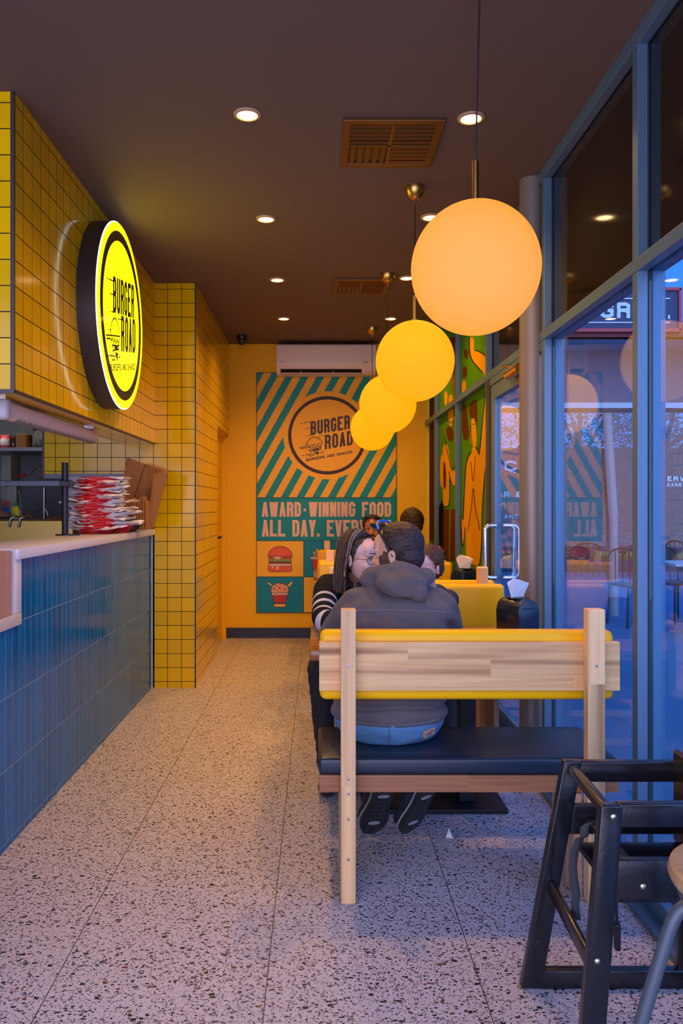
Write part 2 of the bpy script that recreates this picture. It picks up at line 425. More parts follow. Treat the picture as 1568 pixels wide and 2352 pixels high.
class Plane2D:
    """drawing surface: origin o, unit vectors u, v and the outward normal n"""
    def __init__(s, o, u, v, n): s.o, s.u, s.v, s.n = Vector(o), Vector(u), Vector(v), Vector(n)
    def p(s, a, b, h=0): return s.o+s.u*a+s.v*b+s.n*h
    cnt = 0
    def poly(s, mb, pts, h, th=.0008):
        Plane2D.cnt = (Plane2D.cnt+1) % 23      # every stroke a hair above the last, so none coincide
        mb.prism([s.p(a, b, h+Plane2D.cnt*8e-6) for a, b in pts], s.n*th)
    def line(s, mb, pts, t, h, th=.0008):
        for q in stroke2d(pts, t): s.poly(mb, q, h, th)
    def text(s, mb, txt, x, y, H, W, t, h, gap=.35, slope=0, narrow={'I': 0, '.': 0, ' ': .5, '-': .8, 'W': 1.6, 'M': 1.5}, th=.0008, total=None):
        wd = [narrow.get(c, 1)*W for c in txt]
        full = sum(wd)+(t+gap*W)*(len(txt)-1)+t
        sx = total/full if total else 1
        cx = t/2
        for c, w_ in zip(txt, wd):
            tt = t*(1 if not total else min(1, sx))
            for pl in GL.get(c, []):
                if pl[0] == 'd':
                    (xa, ya), (xb, yb) = pl[1], pl[2]; hw = tt*.5*math.sqrt(1+((xb-xa)*w_*sx/((yb-ya)*H))**2)
                    A_ = (x+(cx+xa*w_)*sx, ya*H); B_ = (x+(cx+xb*w_)*sx, yb*H)
                    s.poly(mb, [(px_, y+py_+slope*(px_-x)) for px_, py_ in ((A_[0]-hw, A_[1]), (A_[0]+hw, A_[1]), (B_[0]+hw, B_[1]), (B_[0]-hw, B_[1]))], h, th)
                    continue
                pts = []
                n_ = len(pl)
                for i_, (px_, py) in enumerate(pl):
                    end = i_ in (0, n_-1) and pl[0] != pl[-1]
                    nb_ = pl[1] if i_ == 0 else pl[-2]
                    vert = end and abs(nb_[0]-px_) < 1e-6
                    yy = py*H if (vert and py in (0, 1)) else t/2+py*(H-t)
                    xx = x+(cx+px_*w_)*sx
                    if end and not vert and abs(nb_[1]-py) < 1e-6: xx += (tt/2 if px_ > nb_[0] else -tt/2)*(1 if px_ in (0, 1) else 0)
                    pts.append((xx, y+slope*(xx-x)+yy))
                if c == '.': xx = x+cx*sx; pts = [(xx, y+slope*(xx-x)), (xx, y+slope*(xx-x)+t*1.05)]
                s.line(mb, pts, tt, h, th)
            cx += w_+t+gap*W

def logo(mb, pl, cx, cy, Rr, h, hs=1.0):
    """running-burger logo, drawn in a frame where the ring's outer radius is 415"""
    k = Rr/415
    def Q(x, y): return (cx+(x-790)*k, cy-(y-737)*k)
    def L(pts, t): pl.line(mb, [Q(*p) for p in pts], t*k, h)
    sl = 70/415
    x0, y0 = Q(612, 738); pl.text(mb, 'BURGER', x0, y0, 148*hs*k, 34*k, 24*k, h, gap=.28, slope=sl, total=418*k)
    x0, y0 = Q(762, 888); pl.text(mb, 'ROAD', x0, y0, 152*hs*k, 34*k, 24*k, h, gap=.28, slope=sl, total=300*k)
    x0, y0 = Q(568, 1014); pl.text(mb, 'BURGERS AND SHAKES', x0, y0, 30*hs*k, 19*k, 8*k, h, gap=.3, slope=.18, total=488*k)
    for a, b in (((505,612),(524,609)), ((536,607),(612,594)), ((548,667),(566,664)), ((574,663),(612,656)), ((567,745),(579,743)), ((586,741),(614,736)),
                 ((692,748),(714,744)), ((722,743),(764,735)), ((533,832),(545,830)), ((552,829),(572,826)), ((565,901),(580,898)), ((521,953),(545,949)), ((567,970),(580,967))):
        L([a, b], 6)
    arc = [(575+ (0), 850)] + [(657+84*math.cos(a), 842-86*math.sin(a)) for a in [R(v) for v in range(180, 20, -12)]] + [(740, 818)]
    L(arc, 8); L([(492,867),(600,846),(742,820)], 7)
    L([(500,880),(560,868),(585,872),(600,856),(622,872),(645,852),(668,868),(690,846),(712,860),(732,834)], 8)
    L([(600,890),(690,876),(722,866),(718,886),(640,904),(612,914),(600,890)], 9); L([(640,893),(700,880)], 12)
    L([(590,940),(660,930),(640,950),(600,958),(590,940)], 7); L([(745,900),(742,918),(715,926)], 7); L([(555,945),(600,938)], 7)
    pl.poly(mb, [Q(650,912), Q(706,906), Q(692,950)], h)
    for x, y in ((655,775),(628,795),(612,812),(680,785),(692,806),(655,806),(705,797)):
        L([(x-4, y), (x+4, y)], 6)

# ------------------------------------------------------------------ blobs (bodies and clothes)
def ell(c, r, M=None): return ('e', Vector(c), Vector(r), M)
def cap(a, b, r0, r1=None): return ('c', Vector(a), Vector(b), r0, r0 if r1 is None else r1)
def blob(parts, voxel, smooth_it, name, mats, parent, cut=None, wrinkle=0, wscale=9, post=None):
    bm = bmesh.new()
    for p in parts:
        if p[0] == 'e':
            k = bmesh.ops.create_icosphere(bm, subdivisions=4, radius=1)
            X = Matrix.Translation(p[1]) @ (p[3].to_4x4() if p[3] is not None else Matrix()) @ Matrix.Diagonal((*p[2], 1))
            bmesh.ops.transform(bm, matrix=X, verts=k['verts'])
        else:
            _, a, b, r0, r1 = p
            d = b-a; L = d.length; q = d.to_track_quat('Z', 'Y').to_matrix().to_4x4()
            N = 20; rings = []
            prof = [(math.sin(t)*r0, -math.cos(t)*r0) for t in [math.pi/2*i/6 for i in range(1, 7)]] + [(math.cos(t)*r1, L+math.sin(t)*r1) for t in [math.pi/2*i/6 for i in range(0, 6)]]
            for rr, hh in prof:
                rings.append([bm.verts.new(Matrix.Translation(a) @ q @ Vector((math.cos(2*math.pi*k/N)*rr, math.sin(2*math.pi*k/N)*rr, hh))) for k in range(N)])
            for A, B in zip(rings, rings[1:]):
                for k in range(N): bm.faces.new((A[k], A[(k+1) % N], B[(k+1) % N], B[k]))
            bm.faces.new(rings[0][::-1]); bm.faces.new(rings[-1])
    me = bpy.data.meshes.new(name); bm.to_mesh(me); bm.free()
    o = bpy.data.objects.new(name, me); C.objects.link(o)
    m = o.modifiers.new('r', 'REMESH'); m.mode = 'VOXEL'; m.voxel_size = voxel; m.use_smooth_shade = True
    if smooth_it:
        s = o.modifiers.new('s', 'SMOOTH'); s.factor = .5; s.iterations = smooth_it
    dg = bpy.context.evaluated_depsgraph_get(); dg.update()
    me2 = bpy.data.meshes.new_from_object(o.evaluated_get(dg))
    bpy.data.objects.remove(o); bpy.data.meshes.remove(me)
    if wrinkle or post:
        class PV: pass
        vs = []
        for v in me2.vertices:
            q = PV(); q.co = v.co.copy(); q.normal = v.normal.copy(); vs.append(q)
        for v in vs:
            if wrinkle:
                c = v.co
                v.co = c + v.normal*(noise.noise(Vector((c.x*wscale, c.y*wscale, c.z*wscale*2.2)))*wrinkle + noise.noise(c*wscale*3)*wrinkle*.3)
            if post: post(v)
        me2.vertices.foreach_set('co', [x for v in vs for x in v.co])
    if cut:
        b2 = bmesh.new(); b2.from_mesh(me2)
        dead = [f for f in b2.faces if cut(f.calc_center_median())]
        bmesh.ops.delete(b2, geom=dead, context='FACES'); b2.to_mesh(me2); b2.free()
    me2.transform(Matrix.Translation(-org(parent)))
    me2.name = name
    for mm in (mats if isinstance(mats, (list, tuple)) else [mats]): me2.materials.append(mm)
    me2.polygons.foreach_set('use_smooth', [True]*len(me2.polygons))
    o = bpy.data.objects.new(name, me2); C.objects.link(o); o.parent = parent
    return o
# ================================================================== the room
CZ = 2.965
def tbox(name, x0, x1, y0, y1, z0, z1, mx, my, mz, parent=None):
    mb = MB(); mb.box(x0, x1, y0, y1, z0, z1)
    for f in mb.bm.faces:
        f.normal_update(); n = f.normal
        f.material_index = 0 if abs(n.x) > .9 else (1 if abs(n.y) > .9 else 2)
    return mb.build(name, [mx, my, mz], parent)
def sbox(name, r, m, bev=0, parent=None):
    mb = MB(); mb.box(*r, bev=bev); o = mb.build(name, m, parent)
    return o if parent else struct(o)

sbox('floor', (-3.6, 1.045, -1.0, 8.2, -.12, 0), M_floor)
sbox('ceiling', (-3.6, 1.2, -.45, 8.2, CZ, CZ+.15), M_ceiling)
struct(tbox('wall_back', -.93, 1.3, 8.04, 8.2, 0, CZ, M_yellow_paint, M_yellow_paint, M_yellow_paint))
M_kwall = mat('kitchen_grey_wall', (.10, .11, .115), .45)
sbox('wall_left', (-3.6, -3.5, -.4, 8.2, 0, CZ), M_kwall)
sbox('wall_kitchen', (-3.5, -1.19, 7.1, 7.25, 0, CZ), M_kwall)
# tiled column, tiled screen wall, bulkhead over the counter
struct(tbox('wall_column', -1.19, -.89, 5.835, 7.12, 0, CZ, M_tile_yz2, M_tile_xz, M_tile_xz))
struct(tbox('wall_over_door', -1.19, -.89, 7.12, 8.04, 2.05, CZ, M_tile_yz2, M_tile_xz, M_yellow_paint))
sbox('wall_behind_door', (-1.3, -1.0, 7.12, 8.2, 0, 2.06), M_yellow_paint)
struct(tbox('wall_kitchen_tiles', -2.0, -1.19, 5.835, 5.93, 1.568, CZ, M_tile_yz2, M_tile_xz, M_tile_xy))
struct(tbox('wall_bulkhead', -1.44, -1.19, 3.13, 5.835, 1.79, CZ, M_tile_yz, M_tile_xz, M_tile_xy))
sbox('trim_1', (-1.204, -1.188, 3.126, 3.136, 1.788, CZ), M_trim)
sbox('trim_2', (-1.2, -1.187, 3.126, 5.835, 1.783, 1.795), M_trim)
sbox('trim_3', (-1.44, -1.187, 3.124, 3.136, 1.78, 1.795), M_trim)
sbox('trim_4', (-.896, -.887, 5.831, 5.841, 0, CZ), mat('navy_tile_trim', (.02, .03, .06), .4))
sbox('trim_5', (-2.012, -1.998, 5.83, 5.93, 1.55, CZ), M_trim)
sbox('trim_6', (-2.0, -1.19, 5.832, 5.93, 1.535, 1.569), mat('grey_metal_edge', (.12, .13, .14), .4, metal=.5))
sbox('baseboard_back', (-.93, 1.13, 8.02, 8.04, 0, .102), M_navy_skirt)
# door in the tiled wall by the back corner
d = struct(MB().box(-1.0, -.955, 7.16, 8.03, 0.01, 2.04).build('door_1', M_yellow_paint))
mb = MB(); mb.box(-1.0, -.915, 7.12, 7.165, 0, 2.05); mb.box(-1.0, -.915, 8.0, 8.04, 0, 2.05); mb.box(-1.0, -.915, 7.12, 8.04, 2.02, 2.05)
mb.build('door_frame', M_yellow_paint, d)
mb = MB(); mb.box(-.955, -.945, 7.19, 7.25, .97, 1.11, bev=.003); mb.tube([(-.95, 7.22, 1.045), (-.90, 7.22, 1.045), (-.885, 7.23, 1.045), (-.885, 7.34, 1.045)], .011)
tag(mb.build('door_handle', M_black, d, smooth=True), 'black lever handle')

# counter
sc0 = thing('service_counter', 'blue glazed tiled service counter along the left side', 'counter', (-1.3, 4, 0))
tbox('tiled_front', -1.45, -1.21, 1.6, 5.83, 0, .857, M_blue_tile, M_kwall, M_kwall, sc0)
tbox('tiled_front', -1.45, -1.21, 3.226, 5.83, .8575, 1.121, M_blue_tile, M_kwall, M_kwall, sc0)
sbox('trim_7', (-1.212, -1.204, 5.822, 5.834, 0, 1.12), mat('white_tile_trim', (.6, .65, .7), .4))
mb = MB(); mb.box(-1.50, -1.185, 3.165, 5.83, 1.122, 1.165, bev=.004)
mb.box(-1.30, -1.1955, 3.165, 3.225, .9065, 1.1215, bev=.003); mb.box(-1.45, -1.195, 1.6, 3.225, .858, .906, bev=.003)
wt = mb.build('service_worktop', M_stone, smooth=True)
tag(wt, 'pale speckled stone worktop running along the top of the blue tiled counter', 'worktop')
wn = MB().box(-1.27, -1.205, 1.6, 3.15, .907, 1.16, bev=.002).build('timber_display_box', M_niche)
tag(wn, 'pinkish timber panel set in the white stone frame at the near end of the counter', 'panel')
mb = MB(); mb.box(-1.27, -1.2, 3.152, 3.163, .907, 1.165); mb.build('white_edge', mat('white_laminate', (.75, .7, .72), .4), wn)

# ------------------------------------------------------------------ glazed wall on the right
ML = [-.6, .5, 1.59, 2.71, 3.82, 5.12, 6.25, 7.36]
def mullion(y, z0, z1, i, w_=.046):
    o = MB().box(1.09, 1.125, y, y+w_, z0, z1, bev=.002).build('trim_%d' % i, M_frame); struct(o)
    MB().box(1.125, 1.142, y+.004, y+w_-.004, z0, z1).build('gasket', M_gasket, o)
    MB().box(1.142, 1.186, y, y+w_, z0, z1, bev=.002).build('outer_frame', M_frame, o)
for i, y in enumerate(ML): mullion(y, 0, CZ, 20+i)
def hrail(z0, z1, y0, y1, i, xin=1.09):
    o = MB().box(xin, 1.125, y0, y1, z0, z1, bev=.002).build('trim_%d' % i, M_frame); struct(o)
    MB().box(1.125, 1.142, y0, y1, z0+.004, z1-.004).build('gasket', M_gasket, o)
    MB().box(1.142, 1.186, y0, y1, z0, z1, bev=.002).build('outer_frame', M_frame, o)
hrail(2.137, 2.183, -.6, 8.04, 30, 1.087)
hrail(CZ-.055, CZ-.001, -.6, 8.04, 31, 1.087)
sbox('trim_32', (1.04, 1.09, -.9, 8.04, 0, .022), M_frame)
hrail(.0, .075, -.6, 3.86, 33, 1.088); hrail(.0, .075, 5.12, 8.04, 34, 1.088)
M_dark_pane = mat('dark_spandrel_glass', (.012, .010, .008), .06, spec=.6)
wi = 1
for a, b in zip(ML, ML[1:]+[8.06]):
    mb = MB(); 
    if not (3.8 < a < 3.9):
        mb.box(1.130, 1.136, a+.046, b-.002, .076, 2.137); struct(mb.build('window_%d' % wi, M_glass)); wi += 1
    if a < 5.1:
        o = MB().box(1.130, 1.136, a+.046, b-.002, 2.184, CZ-.056).build('window_%d' % wi, M_dark_pane); struct(o); wi += 1
    else:
        o = MB().box(1.130, 1.136, a+.046, b-.002, 2.184, CZ-.056).build('window_%d' % wi, M_glass); struct(o); wi += 1
# rounded post beside the glass door
mb = MB(); mb.tube([(1.075, 3.985, 0), (1.075, 3.985, CZ)], .062, n=40); struct(mb.build('trim_40', mat('bronze_grey_post', (.26, .22, .18), .42, metal=.3), smooth=True))
# glass door with its frame
mb = MB(); mb.box(1.085, 1.15, 5.03, 5.12, 0, 2.137, bev=.002); struct(mb.build('trim_41', mat('dark_door_jamb', (.05, .045, .045), .45, metal=.4)))
gd = MB(); gd.box(1.095, 1.14, 4.92, 5.02, .01, 2.09, bev=.003); gd.box(1.095, 1.14, 4.03, 4.11, .01, 2.09, bev=.003)
gd.box(1.095, 1.14, 4.11, 4.92, 2.0, 2.09, bev=.003); gd.box(1.095, 1.14, 4.11, 4.92, .01, .12, bev=.003)
gd = struct(gd.build('door_2', M_frame))
MB().box(1.114, 1.120, 4.11, 4.92, .12, 2.0).build('door_glass', M_glass, gd)
def dh(s):
    xb = 1.095 if s < 0 else 1.14
    x1 = xb+s*(.07 if s < 0 else .09)
    z0, z1, y = .895, 1.215, 4.87
    r = .035; pts = [(xb, y, z0)]
    pts += [(x1-s*r+s*r*math.sin(t), y, z0+r-r*math.cos(t)) for t in [R(v) for v in range(0, 91, 15)]]
    pts += [(x1-s*r+s*r*math.cos(t), y, z1-r+r*math.sin(t)) for t in [R(v) for v in range(0, 91, 15)]] + [(xb, y, z1)]
    return pts
mb = MB(); mb.tube(dh(-1), .0135, n=14); mb.tube(dh(1), .0135, n=14)
tag(mb.build('pull_handle', M_chrome, gd, smooth=True), 'chrome D shaped pull handle')
mb = MB(); mb.tube([(1.06, 4.16, 2.06), (1.06, 4.42, 2.06)], .027, n=20); mb.tube([(1.06, 4.34, 2.09), (1.05, 4.5, 2.125), (1.085, 4.56, 2.14)], .007)
tag(mb.build('door_closer', M_brass, gd, smooth=True), 'brass coloured door closer')
MB().box(1.09, 1.15, 3.87, 5.12, 2.09, 2.137).build('door_head', M_frame, gd)

# ------------------------------------------------------------------ cartoon film on the far panes
def film_mat(name, c, tr=.75):
    m = bpy.data.materials.new(name); m.use_nodes = True; nt = m.node_tree; nt.nodes.clear()
    o = nd(nt, 'ShaderNodeOutputMaterial'); a = nd(nt, 'ShaderNodeBsdfDiffuse'); b = nd(nt, 'ShaderNodeBsdfTranslucent'); mx = nd(nt, 'ShaderNodeMixShader')
    a.inputs[0].default_value = col4(c); b.inputs[0].default_value = col4(c); mx.inputs[0].default_value = tr
    nt.links.new(a.outputs[0], mx.inputs[1]); nt.links.new(b.outputs[0], mx.inputs[2]); nt.links.new(mx.outputs[0], o.inputs[0]); return m
F_green = film_mat('green_film', (.13, .36, .015), .4); F_or = film_mat('orange_film', (.98, .45, .015), .35)
F_brn = film_mat('brown_film', (.22, .07, .01), .5); F_blk = film_mat('black_film', (.015, .012, .008), .1); F_ol = film_mat('olive_film', (.30, .34, .01), .5)
wf = thing('window_mural_film', 'green cartoon mural film with orange people covering the far window panes', 'window film', (1.128, 6.6, 1.5))
mb = MB()
for a, b in ((5.166, 6.25), (6.296, 7.36), (7.406, 8.03)):
    mb.box(1.1275, 1.1285, a, b, .076, 2.137); mb.box(1.1275, 1.1285, a, b, 2.184, 2.91)
mb.build('backing', F_green, wf)
# shapes in zoomed photo coordinates (825 x 2352 view of 960..1160 x 760..1330), mapped onto the pane
def QW(u, v, h):
    x = 960+u*200/825; y = 760+v*570/2352
    X = 1.1270-h; Y = X*F/(x-728); return (X, Y, 1.34-(y-1160)/F*Y)
def shape(mb, pts, h):
    a = [QW(u, v, h) for u, v in pts]; n = len(a)
    vs = [mb.bm.verts.new(p) for p in a]; f = mb.bm.faces.new(vs); f.material_index = mb.mi
def wline(mb, pts, wd, h):
    for q in stroke2d(pts, wd): shape(mb, q, h)
def smoothp(pts, it=2):
    for _ in range(it):
        n = len(pts); o = []
        for i in range(n):
            a, b = pts[i], pts[(i+1) % n]
            o += [(a[0]*.75+b[0]*.25, a[1]*.75+b[1]*.25), (a[0]*.25+b[0]*.75, a[1]*.25+b[1]*.75)]
        pts = o
    return pts
def opens(pts, it=2):
    pts = [tuple(p) for p in pts]; mixp = lambda a, b, t: tuple(x*(1-t)+y*t for x, y in zip(a, b))
    for _ in range(it):
        o = [pts[0]]
        for a, b in zip(pts, pts[1:]): o += [mixp(a, b, .25), mixp(a, b, .75)]
        pts = o+[pts[-1]]
    return pts
mb = MB()
body = [(490,1160),(530,1180),(560,1110),(575,1190),(580,1190),(612,760),(640,540),(640,1300),(618,1500),(600,1700),(602,1900),(590,2100),(575,2240),(500,2210),(450,2150),(455,1850),(440,2030),(420,2040),(405,1750),(425,1800),(445,1400),(450,1290)]
shape(mb, smoothp(body, 1), .0004)
shape(mb, smoothp([(500,830),(540,830),(555,1000),(545,1150),(560,1260),(520,1480),(500,1250),(515,1100),(500,1060),(495,960),(505,900)],1), .0010)
shape(mb, smoothp([(480,60),(530,60),(525,190),(600,200),(640,240),(640,440),(615,400),(560,340),(500,270),(480,170)],1), .0004)
shape(mb, smoothp([(205,1250),(230,1130),(255,1060),(280,1080),(300,1200),(320,1340),(350,1300),(350,1480),(320,1460),(290,1330),(300,1650),(230,1670),(240,1480),(205,1470)],1), .0004)
shape(mb, smoothp([(245,600),(262,560),(280,600),(275,700),(250,710)],1), .0004); shape(mb, smoothp([(285,640),(310,590),(335,640),(330,900),(285,900)],1), .0004)
shape(mb, smoothp([(412,490),(440,460),(455,500),(450,590),(412,600)],1), .0004)
mb.build('figures', F_or, wf)
mb = MB()
shape(mb, smoothp([(485,700),(540,640),(560,700),(562,850),(548,960),(535,830),(500,835),(482,790)],1), .0008)
shape(mb, smoothp([(415,640),(460,720),(470,900),(485,990),(470,1035),(415,1030)],1), .0008)
shape(mb, smoothp([(420,330),(465,340),(462,430),(420,460)],1), .0008); shape(mb, smoothp([(430,190),(455,165),(475,190),(470,260),(440,265)],1), .0008)
shape(mb, smoothp([(270,900),(335,920),(330,1050),(290,1050),(265,980)],1), .0008); shape(mb, smoothp([(235,1260),(255,1225),(270,1450),(240,1530)],1), .0008)
shape(mb, smoothp([(240,1690),(350,1690),(352,2180),(240,2180)],0), .0002); shape(mb, smoothp([(115,640),(150,640),(150,1990),(108,1990)],0), .0002)
shape(mb, [(300,60),(352,60),(352,640),(330,560),(290,300)], .0002)
mb.build('brown_shapes', F_brn, wf)
mb = MB()
for pts, w_ in (([(445,1860),(430,2040),(412,2040),(402,1750)],7), ([(640,540),(605,900),(578,1195),(560,1110),(535,1105)],7), ([(540,1180),(520,1490),(500,1240)],5),
               ([(520,1490),(500,1700),(470,1900)],5), ([(525,1500),(540,1700),(575,1830),(582,1890)],6), ([(490,1155),(455,1240),(443,1380),(425,1790)],7), ([(450,2150),(500,2215),(575,2245),(600,2100),(602,1700),(635,1300)],6),
               ([(482,60),(482,170),(500,270),(560,340),(615,400)],9), ([(530,180),(590,200),(640,240)],9), ([(498,900),(500,980),(510,1060),(515,1105)],5),
               ([(255,1060),(290,1200),(320,1340),(350,1280)],6), ([(290,1330),(315,1460),(345,1480)],6), ([(300,1650),(250,1675),(225,1660)],6), ([(300,1400),(296,1650)],5),
               ([(290,850),(310,880),(330,850)],6), ([(515,890),(530,880)],6), ([(250,1010),(270,1080)],5)):
    wline(mb, opens(pts, 2), w_, .0014)
shape(mb, [(195,1680),(240,1560),(240,2180),(200,2180)], .0003)
mb.build('outlines', F_blk, wf)
mb = MB()
for x in range(200, 240, 10): wline(mb, opens([(x, 860), (x+18, 960), (x-2, 1050), (x+14, 1180)], 2), 3, .0016)
shape(mb, [(295,1690),(312,1690),(300,2180),(288,2180)], .0010); shape(mb, [(300,430),(345,410),(345,600),(330,600),(330,540),(305,540)], .0010)
mb.build('pale_shapes', F_ol, wf)

# ------------------------------------------------------------------ ceiling fittings
M_lampface = mat('glowing_lamp_face', (1, 1, 1), .5, emit=(1.0, .66, .28), es=9)
M_cream = mat('cream_metal_ring', (.55, .35, .2), .4)
def downlight(label):
    t = thing('downlight', label, 'downlight', (0, 0, CZ), 'round recessed downlights in the brown ceiling')
    mb = MB(); mb.lathe([(.041, -.001), (.041, -.004), (.044, -.009), (.056, -.006), (.057, 0)], n=40, c=(0, 0, CZ), caps=False); mb.build('ring', M_cream, t, smooth=True)
    mb = MB(); mb.lathe([(.041, -.003), (.041, .0)], n=40, c=(0, 0, CZ)); mb.build('lamp', M_lampface, t, smooth=True)
    ld = bpy.data.lights.new('beam', 'SPOT'); ld.energy = DOWNLIGHT_W; ld.color = (1.0, .52, .16); ld.spot_size = R(140); ld.spot_blend = .9; ld.shadow_soft_size = .04
    lo = bpy.data.objects.new('beam', ld); C.objects.link(lo); lo.location = (0, 0, -.02); lo.parent = t
    return t
DL = [(-.29, 3.31), (-.29, 4.517), (-.287, 5.737), (-.29, 6.93), (.645, 3.34), (.64, 4.49), (.64, 5.69), (.64, 6.93)]
DLL = ['round glowing downlight nearest the camera in the left row', 'second glowing downlight of the left row, beyond the yellow round sign', 'third glowing downlight of the left row, level with the yellow column',
       'farthest glowing downlight of the left row, nearest the yellow back wall', 'round glowing downlight just behind the first pendant cord', 'glowing downlight partly hidden by the top of the nearest globe', 'glowing downlight peeking out left of the nearest globe by the small vent', 'farthest downlight of the right row, behind the hanging globes']
d0 = None
for (x, y), l in zip(DL, DLL):
    if d0 is None: d0 = downlight(l); d0.location = (x, y, CZ)
    else: dup(d0, (x, y, CZ), l)
def vent(x0, x1, y0, y1, label):
    t = thing('ceiling_vent', label, 'vent', ((x0+x1)/2, (y0+y1)/2, CZ), 'bronze ceiling vents')
    mb = MB(); fw = .035; z0, z1 = CZ-.014, CZ
    for r in ((x0, x1, y0, y0+fw), (x0, x1, y1-fw, y1), (x0, x0+fw, y0+fw, y1-fw), (x1-fw, x1, y0+fw, y1-fw)): mb.box(*r, z0, z1, bev=.003)
    mb.build('frame', M_bronze, t)
    mb = MB(); mb.box(x0+.01, x1-.01, y0+.01, y1-.01, CZ-.003, CZ-.001); mb.build('opening', M_black, t)
    xm, ym = (x0+x1)/2, (y0+y1)/2
    mb = MB(); mb.box(xm-.007, xm+.007, y0+fw, y1-fw, z0-.001, z1-.003); mb.box(x0+fw, x1-fw, ym-.005, ym+.005, z0-.001, z1-.003)
    mb.build('divider', M_bronze, t)
    e = Euler((R(35), 0, 0))
    for (a, b, c, dd, ax) in ((x0+fw, xm-.007, y0+fw, ym-.005, 0), (xm+.007, x1-fw, y0+fw, ym-.005, 0), (xm+.007, x1-fw, ym+.005, y1-fw, 0), (x0+fw, xm-.007, ym+.005, y1-fw, 1)):
        mb = MB(); n = 5
        for k in range(n):
            if ax == 0:
                yy = c+(dd-c)*(k+.5)/n; mb.box(a, b, yy-.0065, yy+.0065, CZ-.012, CZ-.0105, rot=Euler((R(-25), 0, 0)))
            else:
                xx = a+(b-a)*(k+.5)/n; mb.box(xx-.011, xx+.011, c, dd, CZ-.011, CZ-.0095, rot=Euler((0, R(22), 0)))
        mb.build('louvres', M_bronze, t)
vent(.11, .54, 3.34, 3.80, 'large bronze louvred ceiling vent nearest the camera')
vent(.12, .53, 5.70, 6.11, 'smaller looking bronze ceiling vent behind the pendant canopies')
def globe_mat(name, e, k, c):
    return mat(name, c, .85, emit=e, es=k, spec=.05)
M_globe = globe_mat('lit_opal_globe', (.84, .29, .018), GLOBE_E, (.22, .15, .09))
M_globe2 = globe_mat('lit_opal_globe_warm', (.92, .34, .002), GLOBE_E, (.22, .11, .02))
def pendant(x, y, z, label, m=M_globe, yc=None):
    yc = y if yc is None else yc
    t = thing('globe_pendant', label, 'pendant light', (x, y, CZ), 'orange globe pendants hanging in a row')
    mb = MB(); mb.sphere((x, y, z), .2, n=32, sz=1.03); mb.build('globe', m, t, smooth=True)
    mb = MB(); mb.lathe([(.0, .199), (.02, .199), (.02, .212), (.0105, .216), (.0105, .335), (.0, .336)], c=(x, y, z), n=24); mb.build('stem', M_brass, t, smooth=True)
    mb = MB(); mb.tube([(x, y, z+.33), (x, yc, CZ-.06)], .0028, n=8); mb.build('cord', M_black, t)
    pr = [(0, -.088), (.006, -.088), (.007, -.066)]+[(.05*math.sin(a), -.066*math.cos(a)) for a in [R(v) for v in range(10, 91, 8)]]+[(.05, 0)]
    mb = MB(); mb.lathe(pr, c=(x, yc, CZ), n=36); mb.build('canopy', M_brass, t, smooth=True)
    return t
pendant(.494, 2.485, 2.078, 'nearest and largest looking orange globe pendant, with a brass stem', yc=2.42)
pendant(.50, 4.07, 2.075, 'second orange globe pendant from the camera', M_globe2)
pendant(.497, 5.6, 2.05, 'third globe pendant, partly behind the second one', M_globe2)
pendant(.505, 7.3, 2.046, 'farthest and smallest looking yellow globe pendant, in front of the wall graphic', M_globe2)

# ------------------------------------------------------------------ round sign
sg = thing('round_sign', 'round illuminated yellow sign reading BURGER ROAD mounted on the tiled bulkhead', 'sign', (-1.13, 4.44, 2.385))
SC = (0, 4.44, 2.385); SR = .508
mb = MB(); mb.lathe([(.0, -1.189), (SR, -1.189), (SR, -1.094), (SR-.01, -1.093), (0, -1.093)], c=SC, n=96, axis='X'); mb.build('drum', mat('dark_sign_drum', (.04, .03, .028), .45), sg, smooth=True)
mb = MB(); mb.lathe([(SR-.004, -1.094), (SR+.001, -1.094), (SR+.001, -1.090), (SR-.004, -1.090)], c=SC, n=96, axis='X', caps=False); mb.build('lit_rim', mat('lit_sign_rim', (1, 1, 1), .4, emit=(.72, .95, 1.0), es=3*SIGN_E), sg, smooth=True)
mb = MB(); mb.lathe([(0, -1.09), (SR-.004, -1.09), (SR-.004, -1.0855), (0, -1.0855)], c=SC, n=96, axis='X'); mb.build('lit_face', mat('lit_yellow_face', (.8, .7, .05), .15, emit=(2.6, 2.2, .0), es=SIGN_E), sg, smooth=True)
PS = Plane2D((-1.0855, 4.44, 2.385), (0, 1, 0), (0, 0, 1), (1, 0, 0))
M_signblack = mat('dark_sign_lettering', (.035, .03, .0), .12)
mb = MB()
ro, ri = SR*.905, SR*.80
ring = [(ro*math.cos(R(a)), ro*math.sin(R(a))) for a in range(0, 361, 5)]; rin = [(ri*math.cos(R(a)), ri*math.sin(R(a))) for a in range(0, 361, 5)]
for i in range(72): PS.poly(mb, [ring[i], ring[i+1], rin[i+1], rin[i]], .0006)
logo(mb, PS, .0, -.02, SR*.95, .0006, 1.13)
mb.build('lettering', M_signblack, sg)

